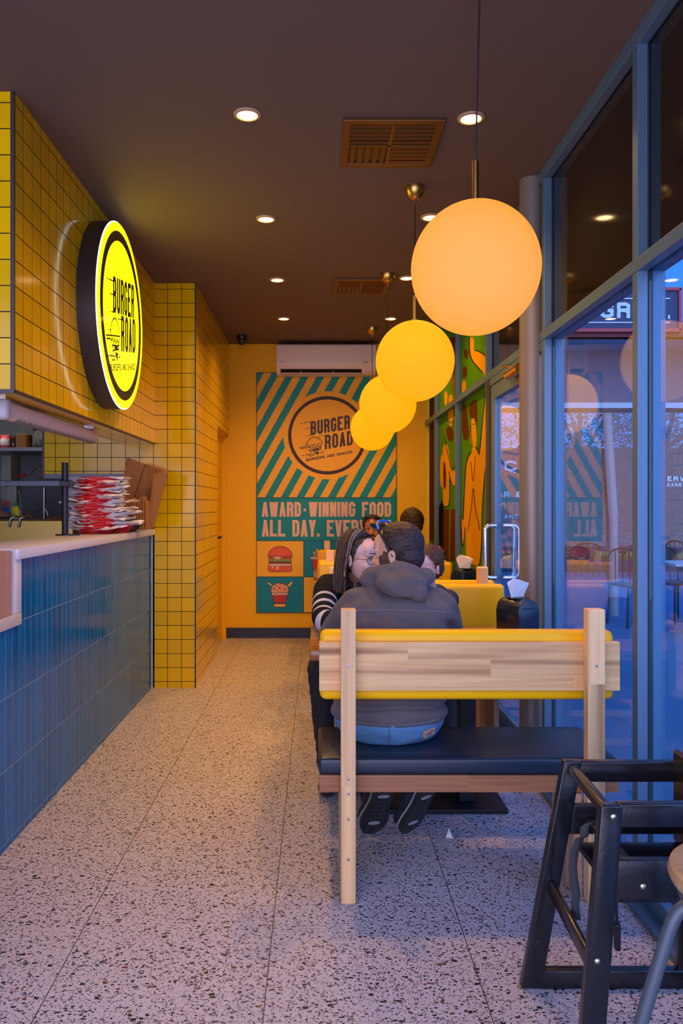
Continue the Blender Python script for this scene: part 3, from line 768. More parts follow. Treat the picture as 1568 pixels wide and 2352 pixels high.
# ------------------------------------------------------------------ air conditioner and camera
ac = thing('air_conditioner', 'wall mounted white air conditioner above the striped graphic', 'air conditioner', (.09, 7.94, 2.78))
mb = MB()
prof = [(8.038, 2.93), (7.86, 2.93), (7.83, 2.915), (7.825, 2.73), (7.85, 2.665), (7.90, 2.632), (8.038, 2.632)]
mb.prism([(-.404, y, z) for y, z in prof], (.988, 0, 0))
es = list(mb.bm.edges); bmesh.ops.bevel(mb.bm, geom=es, offset=.012, segments=3, profile=.5, affect='EDGES')
mb.build('body', M_white_pl, ac, smooth=True)
mb = MB(); mb.box(-.36, .44, 7.838, 7.90, 2.652, 2.672, rot=Euler((R(-35), 0, 0))); mb.build('outlet', M_black, ac)
mb = MB(); mb.box(-.355, .435, 7.845, 7.905, 2.628, 2.634, rot=Euler((R(-30), 0, 0)), bev=.002)
for x in (-.16, .16): mb.box(x-.004, x+.004, 7.85, 7.88, 2.63, 2.665)
mb.build('flap', mat('greyish_flap', (.5, .42, .36), .35), ac)
PA = Plane2D((0, 7.8255, 0), (1, 0, 0), (0, 0, 1), (0, -1, 0))
mb = MB()
for k in range(3): PA.line(mb, [(.47+k*.02, 2.705), (.476+k*.02, 2.705)], .004, 0.006)
PA.line(mb, [(.45, 2.745), (.50, 2.745)], .008, .001); PA.line(mb, [(-.355, 2.752), (-.335, 2.752), (-.328, 2.757)], .006, .001)
mb.build('markings', mat('grey_marking', (.25, .2, .18), .5), ac)
sc_ = thing('security_camera', 'black dome security camera under the ceiling near the back corner', 'security camera', (-.72, 7.6, CZ))
mb = MB(); mb.lathe([(.0, 0), (.05, 0), (.052, -.03), (.046, -.045), (0, -.045)], c=(-.72, 7.62, CZ), n=28); mb.build('housing', M_black, sc_, smooth=True)
mb = MB(); mb.sphere((-.72, 7.615, CZ-.055), .044, n=14); mb.build('dome', mat('smoked_dome', (.02, .03, .02), .1), sc_, smooth=True)
# ------------------------------------------------------------------ wall graphic on the back wall
YW = 8.036
def graphic_mat():
    m, nt, b = newmat('printed_wall_graphic')
    g, ax = pos_axes(nt)
    X, Z = ax['X'], ax['Z']
    k = 8.03/F
    cx, cz, = P(751.4, 999.9, 8.03)[0], P(751.4, 999.9, 8.03)[2]
    period = 36.0*k; slope = 1/math.tan(R(60.9))
    u = mth(nt, 'SUBTRACT', X, mth(nt, 'MULTIPLY', mth(nt, 'SUBTRACT', Z, P(0, 1143, 8.03)[2]), slope))
    x0 = P(580+130/4.61, 0, 8.03)[0]
    fr = mth(nt, 'FRACT', mth(nt, 'ADD', mth(nt, 'DIVIDE', mth(nt, 'SUBTRACT', u, x0), period), 100))
    st = mth(nt, 'LESS_THAN', fr, .5)
    dx = mth(nt, 'SUBTRACT', X, cx); dz = mth(nt, 'SUBTRACT', Z, cz)
    r = mth(nt, 'SQRT', mth(nt, 'ADD', mth(nt, 'MULTIPLY', dx, dx), mth(nt, 'MULTIPLY', dz, dz)))
    out = mth(nt, 'GREATER_THAN', r, 101*k)
    st = mth(nt, 'MULTIPLY', st, out)
    OR, TE, BK = (.90, .46, .006), (.006, .28, .27), (.05, .022, .012)
    c = mixc(nt, st, OR, TE)
    ring = mth(nt, 'MULTIPLY', mth(nt, 'LESS_THAN', r, 90*k), mth(nt, 'GREATER_THAN', r, 82.4*k))
    c = mixc(nt, ring, c, BK)
    zt, zb, zm = P(0, 1143, 8.03)[2], P(0, 1242, 8.03)[2], P(0, 1325, 8.03)[2]
    c = mixc(nt, mth(nt, 'LESS_THAN', Z, zt), c, (.003, .27, .29))
    x1, x2 = P(697, 0, 8.03)[0], P(805, 0, 8.03)[0]
    col = mth(nt, 'ADD', mth(nt, 'GREATER_THAN', X, x1), mth(nt, 'GREATER_THAN', X, x2))
    row = mth(nt, 'LESS_THAN', Z, zm)
    par = mth(nt, 'MODULO', mth(nt, 'ADD', col, row), 2)
    cc = mixc(nt, par, (.92, .52, .005), (.002, .25, .38))
    c = mixc(nt, mth(nt, 'LESS_THAN', Z, zb), c, cc)
    nt.links.new(c, b.inputs['Base Color']); b.inputs['Roughness'].default_value = .45; b.inputs['Specular IOR Level'].default_value = .3
    return m
gx0, _, gz1 = P(589, 856, 8.03); gx1, _, gz0 = P(910, 1407, 8.03)
wg = MB().box(gx0, gx1, 8.030, 8.0395, gz0, gz1).build('wall_graphic', graphic_mat())
tag(wg, 'large teal and orange printed graphic with stripes, slogan and food icons on the back wall', 'wall graphic')
PB = Plane2D((0, 8.03, 0), (1, 0, 0), (0, 0, 1), (0, -1, 0))
def W(x, y): a = P(x, y, 8.03); return (a[0], a[2])
k8 = 8.03/F
M_ink = mat('dark_ink', (.05, .022, .012), .5); M_line = mat('black_ink', (.02, .02, .03), .5)
mb = MB(); cxz = W(751.4, 999.9); logo(mb, PB, cxz[0], cxz[1], 90*k8, .0006); mb.build('logo_lettering', M_ink, wg)
mb = MB()
for a, b in (((589,856),(910,856)), ((589,1143),(910,1143)), ((589,1242),(910,1242)), ((589,1325),(910,1325)), ((589,1407),(910,1407)), ((589,856),(589,1407)), ((910,856),(910,1407)), ((697,1242),(697,1407)), ((805,1242),(805,1407))):
    PB.line(mb, [W(*a), W(*b)], 1.4*k8, .0006)
mb.build('divider_lines', M_line, wg)
M_cream_ink = mat('pale_pink_lettering', (.80, .50, .36), .5)
mb = MB()
PB.text(mb, 'AWARD-WINNING FOOD', *W(601, 1187), 34*k8, 9*k8, 6.1*k8, .0006, gap=.27, total=297*k8)
PB.text(mb, 'ALL DAY. EVERYDAY.', *W(601, 1232.5), 38.5*k8, 10.5*k8, 6.6*k8, .0006, gap=.25, total=306*k8)
mb.build('slogan_lettering', M_cream_ink, wg)
# food icons, coordinates read in the 4.612x view of (580,1130)
def I(x, y): return W(580+x/4.612, 1130+y/4.61)
def ipoly(mb, pts, h): PB.poly(mb, [I(*p) for p in pts], h, .0004)
def iline(mb, pts, t, h): PB.line(mb, [I(*p) for p in pts], t/4.61*k8, h, .0004)
def icon(name, shapes, outline, label):
    r = None
    for i, (c, pts) in enumerate(shapes):
        mb = MB(); ipoly(mb, smoothp(pts, 1) if len(pts) > 4 else pts, .0006+.0003*i)
        if r is None: r = mb.build(name, c, wg)
        else: mb.build('icon_shape', c, r)
    mb = MB()
    for l, t in outline: iline(mb, l, t, .0006+.0003*len(shapes))
    mb.build('icon_outline', M_line, r); tag(r, label)
ir = mat('ink_orange_red', (.78, .11, .012), .5); ig = mat('ink_green', (.2, .42, .02), .5); ib = mat('ink_brown', (.2, .05, .03), .5); iw = mat('ink_pale', (.8, .62, .48), .5)
ik = mat('ink_crimson', (.55, .02, .02), .5); iy = mat('ink_yellow', (.9, .5, .01), .5); ip = mat('ink_salmon', (.78, .36, .18), .5)
dome = [(160,680)]+[(292+130*math.cos(R(a)), 682-106*math.sin(R(a))) for a in range(180, -1, -15)]
icon('burger_icon', [(ir, dome), (ik, [(170,686),(412,686),(412,710),(170,710)]), (iw, [(205,686),(320,686),(265,716)]), (ig, [(172,710),(410,710),(408,732),(170,730)]), (ib, [(172,732),(408,732),(408,760),(172,760)]),
      (iw, [(175,762),(408,762),(406,782),(275,782),(272,824),(255,824),(250,782),(230,784),(226,806),(205,806),(200,784),(175,782)]), (ir, [(165,786),(414,786),(418,810),(405,842),(178,842),(164,815)]), (iw, [(250,780),(278,780),(272,822),(255,822)]), (iw, [(200,780),(228,780),(224,804),(206,804)])],
     [(dome[1:]+[(160,682),(422,682)], 5), ([(165,786),(414,786),(416,830),(395,842),(185,842),(166,828),(165,786)], 5), ([(172,686),(172,784)], 4), ([(410,686),(410,784)], 4)], 'burger icon in the yellow square')
icon('fries_icon', [(ik, [(625,715),(720,715),(715,838),(645,838)]), (iw, [(612,688),(725,688),(725,714),(612,714)]), (ir, [(640,680),(660,664),(690,662),(712,672),(720,686),(640,686)]), (iy, [(640,625),(655,622),(672,650),(655,662),(640,650)]), (iy, [(668,600),(690,596),(705,650),(690,655),(680,640)])],
     [([(625,715),(645,840),(715,840)], 5), ([(725,688),(612,688),(612,714),(725,714)], 5), ([(668,602),(690,596),(704,650)], 4), ([(636,650),(650,622),(674,655)], 4)], 'red cup of fries icon')
sc2 = [(192+4,1020),(195,1062),(235,1072),(290,1068),(335,1072),(378,1062),(380,1020),(362,985),(325,966),(287,960),(245,966),(210,988)]
icon('sundae_icon', [(ip, sc2), (iw, [(198,1068),(374,1068),(370,1092),(202,1092)]), (ik, [(210,1094),(366,1094),(345,1172),(232,1172)]), (iy, [(225,1180),(348,1180),(352,1205),(340,1220),(235,1220),(222,1205)]), (iy, [(158,960),(190,968),(208,990),(196,998),(180,978),(158,972)]), (iy, [(372,990),(410,948),(424,960),(388,1004)])],
     [(sc2+[sc2[0]], 5), ([(210,1094),(232,1174),(345,1174),(366,1094)], 5), ([(198,1068),(202,1092),(370,1092),(374,1068)], 4), ([(225,1182),(348,1182),(350,1218),(226,1218),(225,1182)], 5)] + [([(a, b), (a+dx, b+dy)], 10) for a, b, dx, dy in ((235,980,12,12),(285,975,14,-8),(330,985,12,-10),(218,1030,16,-12),(278,1010,16,14),(340,1022,12,12))], 'sundae icon in the blue square')

# ================================================================== kitchen and counter things
kl = bpy.data.lights.new('kitchen_fill', 'AREA'); kl.energy = KITCHEN_W; kl.size = 1.0; kl.size_y = .08; kl.shape = 'RECTANGLE'; kl.color = (1, .93, .85)  # unseen area light added to lift the dim kitchen
ko = bpy.data.objects.new('kitchen_fill', kl); C.objects.link(ko); ko.location = (-2.6, 6.3, 2.9)
sbox('wall_kitchen_bulkhead', (-3.5, -2.0, 6.2, 6.25, 2.0, CZ), M_kwall)
hl = thing('light_batten', 'long pale tube light batten hung under the yellow bulkhead', 'light batten', (-1.31, 4.05, 1.745))
mb = MB(); mb.lathe([(0, 3.35), (.038, 3.35), (.040, 3.37), (.040, 4.66), (.037, 4.69), (.0, 4.70)], c=(-1.325, 0, 1.742), n=28, axis='Y'); mb.build('diffuser', mat('dusty_pale_diffuser', (.80, .60, .50), .4), hl, smooth=True)
mb = MB(); mb.box(-1.372, -1.282, 3.30, 3.36, 1.695, 1.785, bev=.02, seg=4); mb.build('end_cap', mat('silver_plastic', (.5, .47, .47), .4), hl, smooth=True)
mb = MB()
for k in range(18): mb.box(-1.33, -1.29, 3.46+k*.068, 3.50+k*.068, 1.7005, 1.7035)
mb.build('grille', mat('grille_dark', (.2, .15, .13), .5), hl)
mb = MB(); mb.box(-1.33, -1.275, 4.55, 4.60, 1.775, 1.79); mb.box(-1.355, -1.295, 3.31, 3.36, 1.78, 1.79); mb.build('bracket', M_steel, hl)

# steel prep unit behind the counter
pu = thing('steel_prep_unit', 'tall stainless steel prep unit standing behind the counter, tongs on its rim', 'prep unit', (-1.9, 5.3, 0))
mb = MB(); mb.box(-2.5, -1.53, 5.0, 5.55, .0, 1.245, bev=.006); mb.build('cabinet', mat('yellow_reflection_steel', (.30, .20, .045), .35, metal=.75), pu)  # yellow reflections put into the steel's base colour
tg = MB()
for dx in (0, .06):
    tg.tube([(-1.93+dx, 4.985, 1.20), (-1.92+dx, 4.985, 1.255), (-1.89+dx, 5.0, 1.27), (-1.87+dx, 5.05, 1.265)], .006, n=8)
tag(tg.build('serving_tongs', M_chrome, smooth=True), 'pair of steel tong handles hooked over the prep unit rim', 'tongs')
# kitchen shelves and what stands on them
def shelf(x0, x1, y0, y1, z, name='wall_shelf', label='', m=None):
    o = MB().box(x0, x1, y0, y1, z-.03, z, bev=.003).build(name, m or M_shelf); return tag(o, label, 'shelf')
M_shelf = mat('grey_metal_shelf', (.25, .26, .25), .4, metal=.5)
shelf(-3.4, -1.85, 6.35, 6.9, 1.80, label='grey kitchen shelf holding packets and a carton, lower of the two')
shelf(-3.4, -2.15, 6.45, 6.9, 2.12, label='grey kitchen shelf just below the tube light, upper of the two')
def kthing(name, label, cat, x, y, wd, h, Y, m, z=None, dep=.14, bev=.006):
    """thing seen at photo pixel (x, y of its base centre), given width/height in pixels"""
    a = P(x, y, Y); k = Y/F; z0 = a[2] if z is None else z
    return a[0], z0, wd*k, h*k
def kbox(name, label, cat, x, y, wd, h, Y, m, z=None, dep=.14, bev=.006, rz=0):
    X, z0, w_, hh = kthing(name, label, cat, x, y, wd, h, Y, m, z)
    mb = MB(); mb.box(X-w_/2, X+w_/2, Y, Y+dep, z0, z0+hh, bev=bev, rot=Euler((0, 0, rz)))
    return tag(mb.build(name, m), label, cat)
def pouch(name, label, cat, x, wd, h, Y, z, ms, dep=.09):
    X = (x-728)/F*Y; w_ = wd*Y/F; hh = h*Y/F; mb = MB()
    N = 10; rows = []
    for j in range(N+1):
        t = j/N; th = dep/2*math.sin(math.pi*min(1, .25+t*.75))**.6*(1-t**3)+.004
        rows.append((t, th))
    vs = []
    for j, (t, th) in enumerate(rows):
        ring = []
        for k in range(16):
            a = 2*math.pi*k/16; ring.append(mb.bm.verts.new((X+math.cos(a)*w_/2*(1+.04*math.sin(j*2+k)), Y+dep/2+math.sin(a)*th, z+t*hh+.004*math.sin(k*3))))
        vs.append(ring)
    for j, (A, B) in enumerate(zip(vs, vs[1:])):
        for k in range(16):
            f = mb.bm.faces.new((A[k], A[(k+1) % 16], B[(k+1) % 16], B[k])); f.material_index = 0 if j < 2 or j > 6 else (1 if len(ms) > 1 else 0)
    mb.bm.faces.new(vs[0][::-1]); mb.bm.faces.new(vs[-1])
    return tag(mb.build(name, ms, smooth=True), label, cat)
M_redp = mat('red_print', (.62, .02, .015), .4); M_whp = mat('white_print', (.6, .55, .5), .45, noise_amt=.3, noise_scale=60)
pouch('food_packet', 'red and white packet at the left end of the kitchen shelf', 'packet', 5, 24, 30, 6.42, 1.80, [M_redp, M_whp])
j = thing('storage_jar', 'dark brown jar on the kitchen shelf between packet and carton', 'jar', (P(26, 0, 6.45)[0], 6.5, 1.80))
mb = MB(); jx = P(26, 0, 6.45)[0]; mb.lathe([(0, 0), (.030, 0), (.034, .01), (.034, .07), (.028, .085), (0, .085)], c=(jx, 6.5, 1.80), n=24); mb.build('jar_body', mat('dark_brown_glass', (.05, .015, .01), .15), j, smooth=True)
mb = MB(); mb.lathe([(0, .085), (.031, .085), (.031, .105), (0, .105)], c=(jx, 6.5, 1.80), n=24); mb.build('lid', mat('brown_lid', (.10, .05, .03), .5), j, smooth=True)
kbox('carton', 'small brown carton on the kitchen shelf', 'carton', 48, 0, 25, 33, 6.42, M_card, z=1.80)
def plastic_mat():
    m, nt, b = newmat('crinkled_clear_plastic'); b.inputs['Base Color'].default_value = (.35, .33, .3, 1); b.inputs['Roughness'].default_value = .12
    n = nd(nt, 'ShaderNodeTexNoise'); n.inputs['Scale'].default_value = 14; n.inputs['Distortion'].default_value = 2
    bp = nd(nt, 'ShaderNodeBump'); bp.inputs['Distance'].default_value = .06; nt.links.new(n.outputs[0], bp.inputs['Height']); nt.links.new(bp.outputs[0], b.inputs['Normal']); return m
pouch('plastic_bag', 'crinkled clear plastic bag at the right end of the kitchen shelf', 'bag', 84, 32, 50, 6.42, 1.80, [plastic_mat()], dep=.16)
kbox('carton', 'dark brown carton on the upper kitchen shelf', 'carton', 62, 0, 22, 22, 6.5, mat('dark_card', (.10, .045, .02), .8), z=2.12)
kbox('storage_tub', 'pale grey tub on the upper kitchen shelf', 'tub', 14, 0, 28, 22, 6.5, mat('grey_tub', (.25, .3, .3), .5), z=2.12)
kbox('paper_towel_dispenser', 'pale grey green dispenser box on the kitchen wall below the shelf', 'dispenser', 12, 1150, 26, 110, 6.9, mat('pale_green_grey', (.30, .34, .28), .5), dep=.19, bev=.02)
cb_ = kbox('cutting_board', 'white board leaning behind the cleaning bottles', 'board', 26, 1112, 22, 100, 6.36, mat('offwhite_board', (.42, .44, .38), .5), dep=.02, z=1.171)
# back bench
bb = thing('kitchen_bench', 'dark steel kitchen bench behind the counter stock', 'bench', (-2.4, 6.5, 0))
mb = MB(); mb.box(-3.4, -1.75, 5.95, 6.95, 1.13, 1.17, bev=.004); mb.build('bench_top', M_shelf, bb)
mb = MB(); mb.box(-3.4, -1.78, 6.0, 6.95, 0, 1.129); mb.build('bench_body', mat('dark_bench', (.04, .04, .042), .5), bb)
def bottle(x, h, Y, z, prof, m, capm, label, trig=False, name='cleaning_bottle', lab=None):
    X = (x-728)/F*Y; t = thing(name, label, 'bottle', (X, Y, z), 'cleaning bottles on the kitchen bench')
    mb = MB(); mb.lathe([(r, hh) for r, hh in prof], c=(X, Y, z), n=20, sy=.6); mb.build('bottle_body', m, t, smooth=True)
    top = prof[-1][1]
    mb = MB(); mb.lathe([(0, top), (.014, top), (.014, top+.03), (0, top+.03)], c=(X, Y, z), n=16)
    if trig: mb.box(X-.035, X+.02, Y-.01, Y+.01, top+z+.03, top+z+.055, bev=.004); mb.box(X-.03, X-.022, Y-.006, Y+.006, top+z-.01, top+z+.035)
    mb.build('cap', capm, t)
    if lab: 
        mb = MB(); mb.lathe([(prof[2][0]+.001, .04), (prof[2][0]+.001, .085)], c=(X, Y, z), n=20, sy=.62); mb.build('bottle_label', lab, t)
PR = [(0, 0), (.034, 0), (.037, .01), (.037, .10), (.02, .14), (.012, .15)]
M_bl = mat('blue_cleaner', (.01, .17, .55), .2); M_yc = mat('yellow_cleaner', (.75, .66, .03), .3)
bottle(15, 0, 6.28, 1.17, PR, M_bl, mat('pink_cap', (.6, .12, .1), .4), 'blue spray bottle on the kitchen bench', True, lab=M_redp)
bottle(36, 0, 6.3, 1.185, PR, M_yc, mat('green_cap', (.02, .4, .08), .4), 'yellow bottle with a green cap on the kitchen bench', False, lab=None)
# coiled cord, brown board, red lidded pan, tap
mb = MB(); pts = []
for i in range(160):
    t = i/159; a = t*2*math.pi*16
    c_ = Vector(P(64+ (88-64)*t, 1092-22*math.sin(t*1.6), 7.07)); pts.append(c_+Vector((math.cos(a)*.008, math.sin(a)*.008, math.sin(a)*.006)))
mb.tube(pts, .0028, n=6); tag(mb.build('coiled_cord', mat('grey_cord', (.3, .3, .28), .5), smooth=True), 'coiled grey cord hanging in the kitchen', 'cord')
kbox('order_board', 'brown square board standing behind the black post arm', 'board', 102, 1101, 32, 30, 6.02, mat('taupe_board', (.10, .06, .05), .6), dep=.012)
ob_ = bpy.data.objects['order_board']; mb = MB(); xo = P(102, 0, 6.02)[0]; mb.box(xo-.008, xo+.008, 6.023, 6.03, 1.171, 1.55); mb.build('stand', M_black, ob_)
mb = MB(); mb.tube([P(37, 1092, 7.08), P(60, 1092, 7.08)], .011, n=10); tag(mb.build('red_marker', M_redp, smooth=True), 'red handled utensil lying high beside the coiled cord', 'utensil')
mb = MB(); mb.tube([P(101, 1120, 6.0), (P(101, 1187, 6.0)[0], 6.0, 1.171)], .006, n=10); mb.tube([P(55, 1187, 6.0), P(98, 1168, 6.0)], .006, n=8); mb.tube([P(104, 1168, 6.0), P(110, 1185, 6.0)], .006, n=8)
tag(mb.build('tap', M_steel, smooth=True), 'thin steel tap and spout behind the counter', 'tap')
kbox('red_tray', 'red orange tray beside the tap behind the counter', 'tray', 108, 1192, 48, 22, 6.1, mat('orange_red_tray', (.45, .06, .015), .5), dep=.2, z=1.171)
mb = MB(); mb.tube([P(42, 1125, 6.2), P(48, 1155, 6.2), (P(49, 1190, 6.2)[0], 6.2, 1.172)], .005, n=8); tag(mb.build('grey_hose', mat('grey_hose_mat', (.2, .22, .18), .5), smooth=True), 'thin grey hose hanging beside the yellow bottle', 'hose')
ps = thing('kitchen_worker', 'person in dark clothing mostly hidden at the left edge of the kitchen', 'person', (P(-12, 0, 5.9)[0], 5.9, 0))
wx = P(-30, 0, 5.9)[0]
blob([cap((wx, 5.9, .75), (wx, 5.9, 1.12), .12, .15), ell((wx, 5.9, 1.22), (.19, .11, .1)), cap((wx+.15, 5.9, 1.2), (wx+.17, 5.88, .95), .045, .035), cap((wx, 5.9, 1.25), (wx, 5.9, 1.4), .05), ell((wx, 5.88, 1.47), (.075, .09, .11)), cap((wx-.08, 5.9, .75), (wx-.08, 5.9, 0.02), .075, .05), cap((wx+.08, 5.9, .75), (wx+.08, 5.9, 0.02), .075, .05)],
     .012, 4, 'body', mat('worker_skin', (.4, .2, .12), .6), ps)
blob([cap((wx, 5.9, .72), (wx, 5.9, 1.12), .13, .165), ell((wx, 5.9, 1.2), (.21, .125, .1)), cap((wx+.15, 5.9, 1.2), (wx+.18, 5.88, .98), .055, .05)], .012, 4, 'black_shirt', mat('black_cloth', (.01, .01, .014), .8), ps)

# black post with swing arm on the counter
bp_ = thing('counter_post', 'black upright post with a horizontal swing arm on the worktop', 'post', (-1.455, 4.6, 1.165))
mb = MB(); mb.tube([(-1.455, 4.6, 1.17), (-1.455, 4.6, 1.585)], .0185, n=24); mb.build('post', M_blackmetal, bp_, smooth=True)
mb = MB(); mb.lathe([(0, 0), (.07, 0), (.07, .006), (0, .008)], c=(-1.44, 4.6, 1.1655), n=32, sy=.7); mb.build('base_plate', M_blackmetal, bp_, smooth=True)
za = P(0, 1111, 4.58)[2]
mb = MB(); mb.box(-1.475, -1.422, 4.56, 4.60, za-.018, za+.018, bev=.004); mb.tube([(-1.41, 4.565, za), (-1.41, 4.585, za)], .016, n=16); mb.build('clamp', M_blackmetal, bp_)
mb = MB(); mb.box(-1.90, -1.475, 4.565, 4.59, za-.015, za+.017, bev=.003); mb.box(-1.815, -1.78, 4.56, 4.60, za-.018, za+.018, bev=.003); mb.build('arm', mat('slate_metal', (.07, .08, .10), .4, metal=.5), bp_)

# food baskets stacked with printed liners
M_red = mat('red_basket_plastic', (.72, .006, .008), .3)
def basket_mesh(m, name='food_basket', label='', loc=(0, 0, 0)):
    mb = MB(); a, b = .118, .078; ht = .036
    def ring(t, k): 
        ang = 2*math.pi*k/48; f = .78+.22*t; return (math.cos(ang)*a*f, math.sin(ang)*b*f, .004+ht*t)
    for t in (0, .36, .68): mb.tube([ring(t, k) for k in range(48)], .0022, n=6, closed=True)
    mb.tube([ring(1, k) for k in range(48)], .005, n=8, closed=True)
    for k in range(48): mb.tube([ring(0, k), ring(1, k)], .0020, n=5)
    for k in range(-5, 6):
        y = k*.0115; xx = a*.78*math.sqrt(max(0, 1-(y/(b*.78))**2)); mb.tube([(-xx, y, .003), (xx, y, .003)], .0018, n=4)
    for k in range(-8, 9):
        x = k*.0115; yy = b*.78*math.sqrt(max(0, 1-(x/(a*.78))**2)); mb.tube([(x, -yy, .003), (x, yy, .003)], .0018, n=4)
    o = mb.build(name, m, smooth=True, angle=60); o.location = loc; return o
def liner_mesh(seed):
    rng = random.Random(seed); mb = MB(); n = 26; m_ = 5; grid = []
    c_ = mb.bm.verts.new((0, 0, .012))
    for j in range(1, m_+1):
        t = j/m_; ring = []
        for k in range(n):
            a = 2*math.pi*k/n; sq = min(1/abs(math.cos(a)+1e-6), 1/abs(math.sin(a)+1e-6))
            ex = (.105+.075*max(0, t-.55)*2*(sq-.6)) if t > .55 else .105
            rr = t*ex*(1+rng.uniform(-.12, .15)*(t > .7)); ry = rr*.78
            z = .012+.03*max(0, t-.5)+rng.uniform(-.012, .014)*(t > .6)
            fy = .55+.45*abs(math.cos(a)) if t > .55 else .9
            ring.append(mb.bm.verts.new((math.cos(a)*rr*1.05*(.85+.25*abs(math.cos(a))), math.sin(a)*ry*1.02*fy, z+.012*abs(math.cos(a))*(t > .6))))
        grid.append(ring)
    for k in range(n): mb.bm.faces.new((c_, grid[0][k], grid[0][(k+1) % n]))
    for A, B in zip(grid, grid[1:]):
        for k in range(n): mb.bm.faces.new((A[k], B[k], B[(k+1) % n], A[(k+1) % n]))
    return mb
bx, by, bz = -1.352, 4.86, 1.167
b0 = basket_mesh(M_red, loc=(bx, by, bz)); tag(b0, 'lowest red lattice basket of the tall stack, resting on the worktop', 'basket', 'red plastic baskets in the stack')
liners = []
for i in range(5):
    o = liner_mesh(11+i).build('paper_liner', M_paper); so = o.modifiers.new('thickness', 'SOLIDIFY'); so.thickness = .0006
    liners.append(o)
NB = 19; rng = random.Random(4)
for i in range(NB):
    zz = bz+.0165*i; lean = .010*math.sin(i*.5); ox = bx+lean+.004*rng.uniform(-1, 1)
    if i: 
        o = b0.copy(); C.objects.link(o); o.location = (ox, by, zz); o.rotation_euler.z = rng.uniform(-.08, .08)
        o['label'] = 'topmost red basket of the tall stack' if i == NB-1 else 'red basket pressed in the middle of the tall stack on the worktop'
    l = liners[i] if i < 5 else liners[i % 5].copy()
    if i >= 5: C.objects.link(l)
    l.location = (ox+rng.uniform(-.004, .004)+.004, by, zz+.004); l.rotation_euler.z = rng.choice([0, math.pi/2*0, .3, -.25])+rng.uniform(-.2, .2)
    l.scale = (1.08 if i % 3 else 1.22, 1.15, 1)
    tag(l, 'crumpled printed paper liner in the tall red basket stack', 'paper liner', 'paper liners in the basket stack')
o = basket_mesh(M_red, loc=(-1.285, 5.02, bz)); tag(o, 'separate red basket on the worktop, right behind the tall stack', 'basket')
l = liners[1].copy(); C.objects.link(l); l.location = (-1.275, 5.02, bz+.02); tag(l, 'crumpled liner in the short pile right of the tall stack, lowest', 'paper liner'); l['group'] = 'liners in the short pile'
o = basket_mesh(M_black, loc=(-1.275, 5.2, bz)); tag(o, 'black lattice basket on the worktop beside the brown cartons', 'basket')
for k in range(7):
    l = liners[k % 5].copy(); C.objects.link(l); l.location = (-1.31, 5.08+.02*math.sin(k), bz+.03+.022*k); l.rotation_euler.z = k; l['group'] = 'liners in the short pile'
    l['label'] = 'crumpled liner piled in the short heap between stack and cartons'
# cardboard
def flatbox(pts, d, label, name='flattened_carton', m=None):
    mb = MB(); mb.prism(pts, d); return tag(mb.build(name, m or M_card), label, 'cardboard')
c1 = flatbox([P(272, 1150, 5.45), P(292, 1050, 5.5), P(322, 1062, 5.5), P(375, 1076, 5.5), P(380, 1082, 5.45), P(350, 1215, 5.4), P(300, 1218, 5.4)], (0, .012, 0), 'tall flattened brown carton leaning against the yellow tiles')
mb = MB(); mb.tube([P(333, 1068, 5.488), P(309, 1142, 5.44)], .0025, n=6); mb.build('fold_line', M_trim, c1)
flatbox([P(352, 1090, 5.38), P(381, 1079, 5.40), P(385, 1083, 5.40), P(352, 1213, 5.30), P(338, 1214, 5.30)], (.0, .02, 0), 'narrow flattened carton at the right end, leaning in front of the tall one')
for i in range(9):
    x = 283+i*6.2; top = 1143+(i % 3)*3-(6 if i == 7 else 0)
    o = flatbox([P(x, 1219-i*.3, 5.2), P(x, top, 5.25), P(x+4.6, top+1, 5.25), P(x+4.6, 1218-i*.3, 5.2)], (.0, .10, 0), 'upright folded brown carton in the row beside the basket stack', 'folded_carton')
    o['group'] = 'folded cartons standing in a row'
# ================================================================== booths
BX = .5185
def make_bench():
    t = thing('booth_bench', 'pale timber bench with yellow backrest pad nearest the camera, its plank back facing us', 'bench', (0, 0, 0), 'timber booth benches')
    def lx(x): return x-BX
    pl = []
    for i, (a, b) in enumerate(((.080, .130), (.909, .967))):
        o = MB().box(lx(a), lx(b), 0, .047, 0, .989, bev=.003).build('post', M_oak_z, t); pl.append(o)
        for z in ((.80, .42, .37, .285, .15) if i == 0 else (.80, .42)):
            m_ = MB(); m_.lathe([(0, -.0015), (.005, -.001), (.0055, .001), (0, .001)], c=(lx((a+b)/2), 0, z), n=14, axis='Y'); m_.build('screw', M_screw, o)
    MB().box(lx(.907)-.028, lx(.907)-.0005, .05, .31, 0, .352, bev=.002).build('side_panel', M_oak_y, t)
    MB().box(lx(.08)+.0, lx(.08)+.028, .05, .31, 0, .352, bev=.002).build('side_panel', M_oak_y, t)
    MB().box(lx(.007), lx(1.035), .048, .076, .705, .871, bev=.002).build('back_plank', M_oak_x, t)
    MB().box(lx(.009), lx(1.028), .0765, .150, .664, .905, bev=.024, seg=5).build('backrest_pad', M_vinyl_y, t, smooth=True, angle=60)
    MB().box(lx(.007), lx(1.035), .06, .46, .353, .412, bev=.003).build('seat_board', M_red_x, t)
    MB().box(lx(.005), lx(1.033), .057, .455, .413, .472, bev=.014, seg=4).build('seat_cushion', M_vinyl_n, t, smooth=True, angle=60)
    return t
bA = make_bench()
BL = [(2.673, 0, None), (4.50, math.pi, 'yellow padded bench facing the camera across the first table, where the woman in navy sits'), (4.505, 0, 'bench standing back to back behind the first yellow bench'),
      (6.19, math.pi, 'second yellow padded bench facing the camera, by the middle window pane'), (6.195, 0, 'bench that the person in the plaid shirt sits on'), (7.85, math.pi, 'farthest bench, against the back wall, facing the camera')]
for y, rz, l in BL[1:]: dup(bA, (BX, y, 0), l, rz)
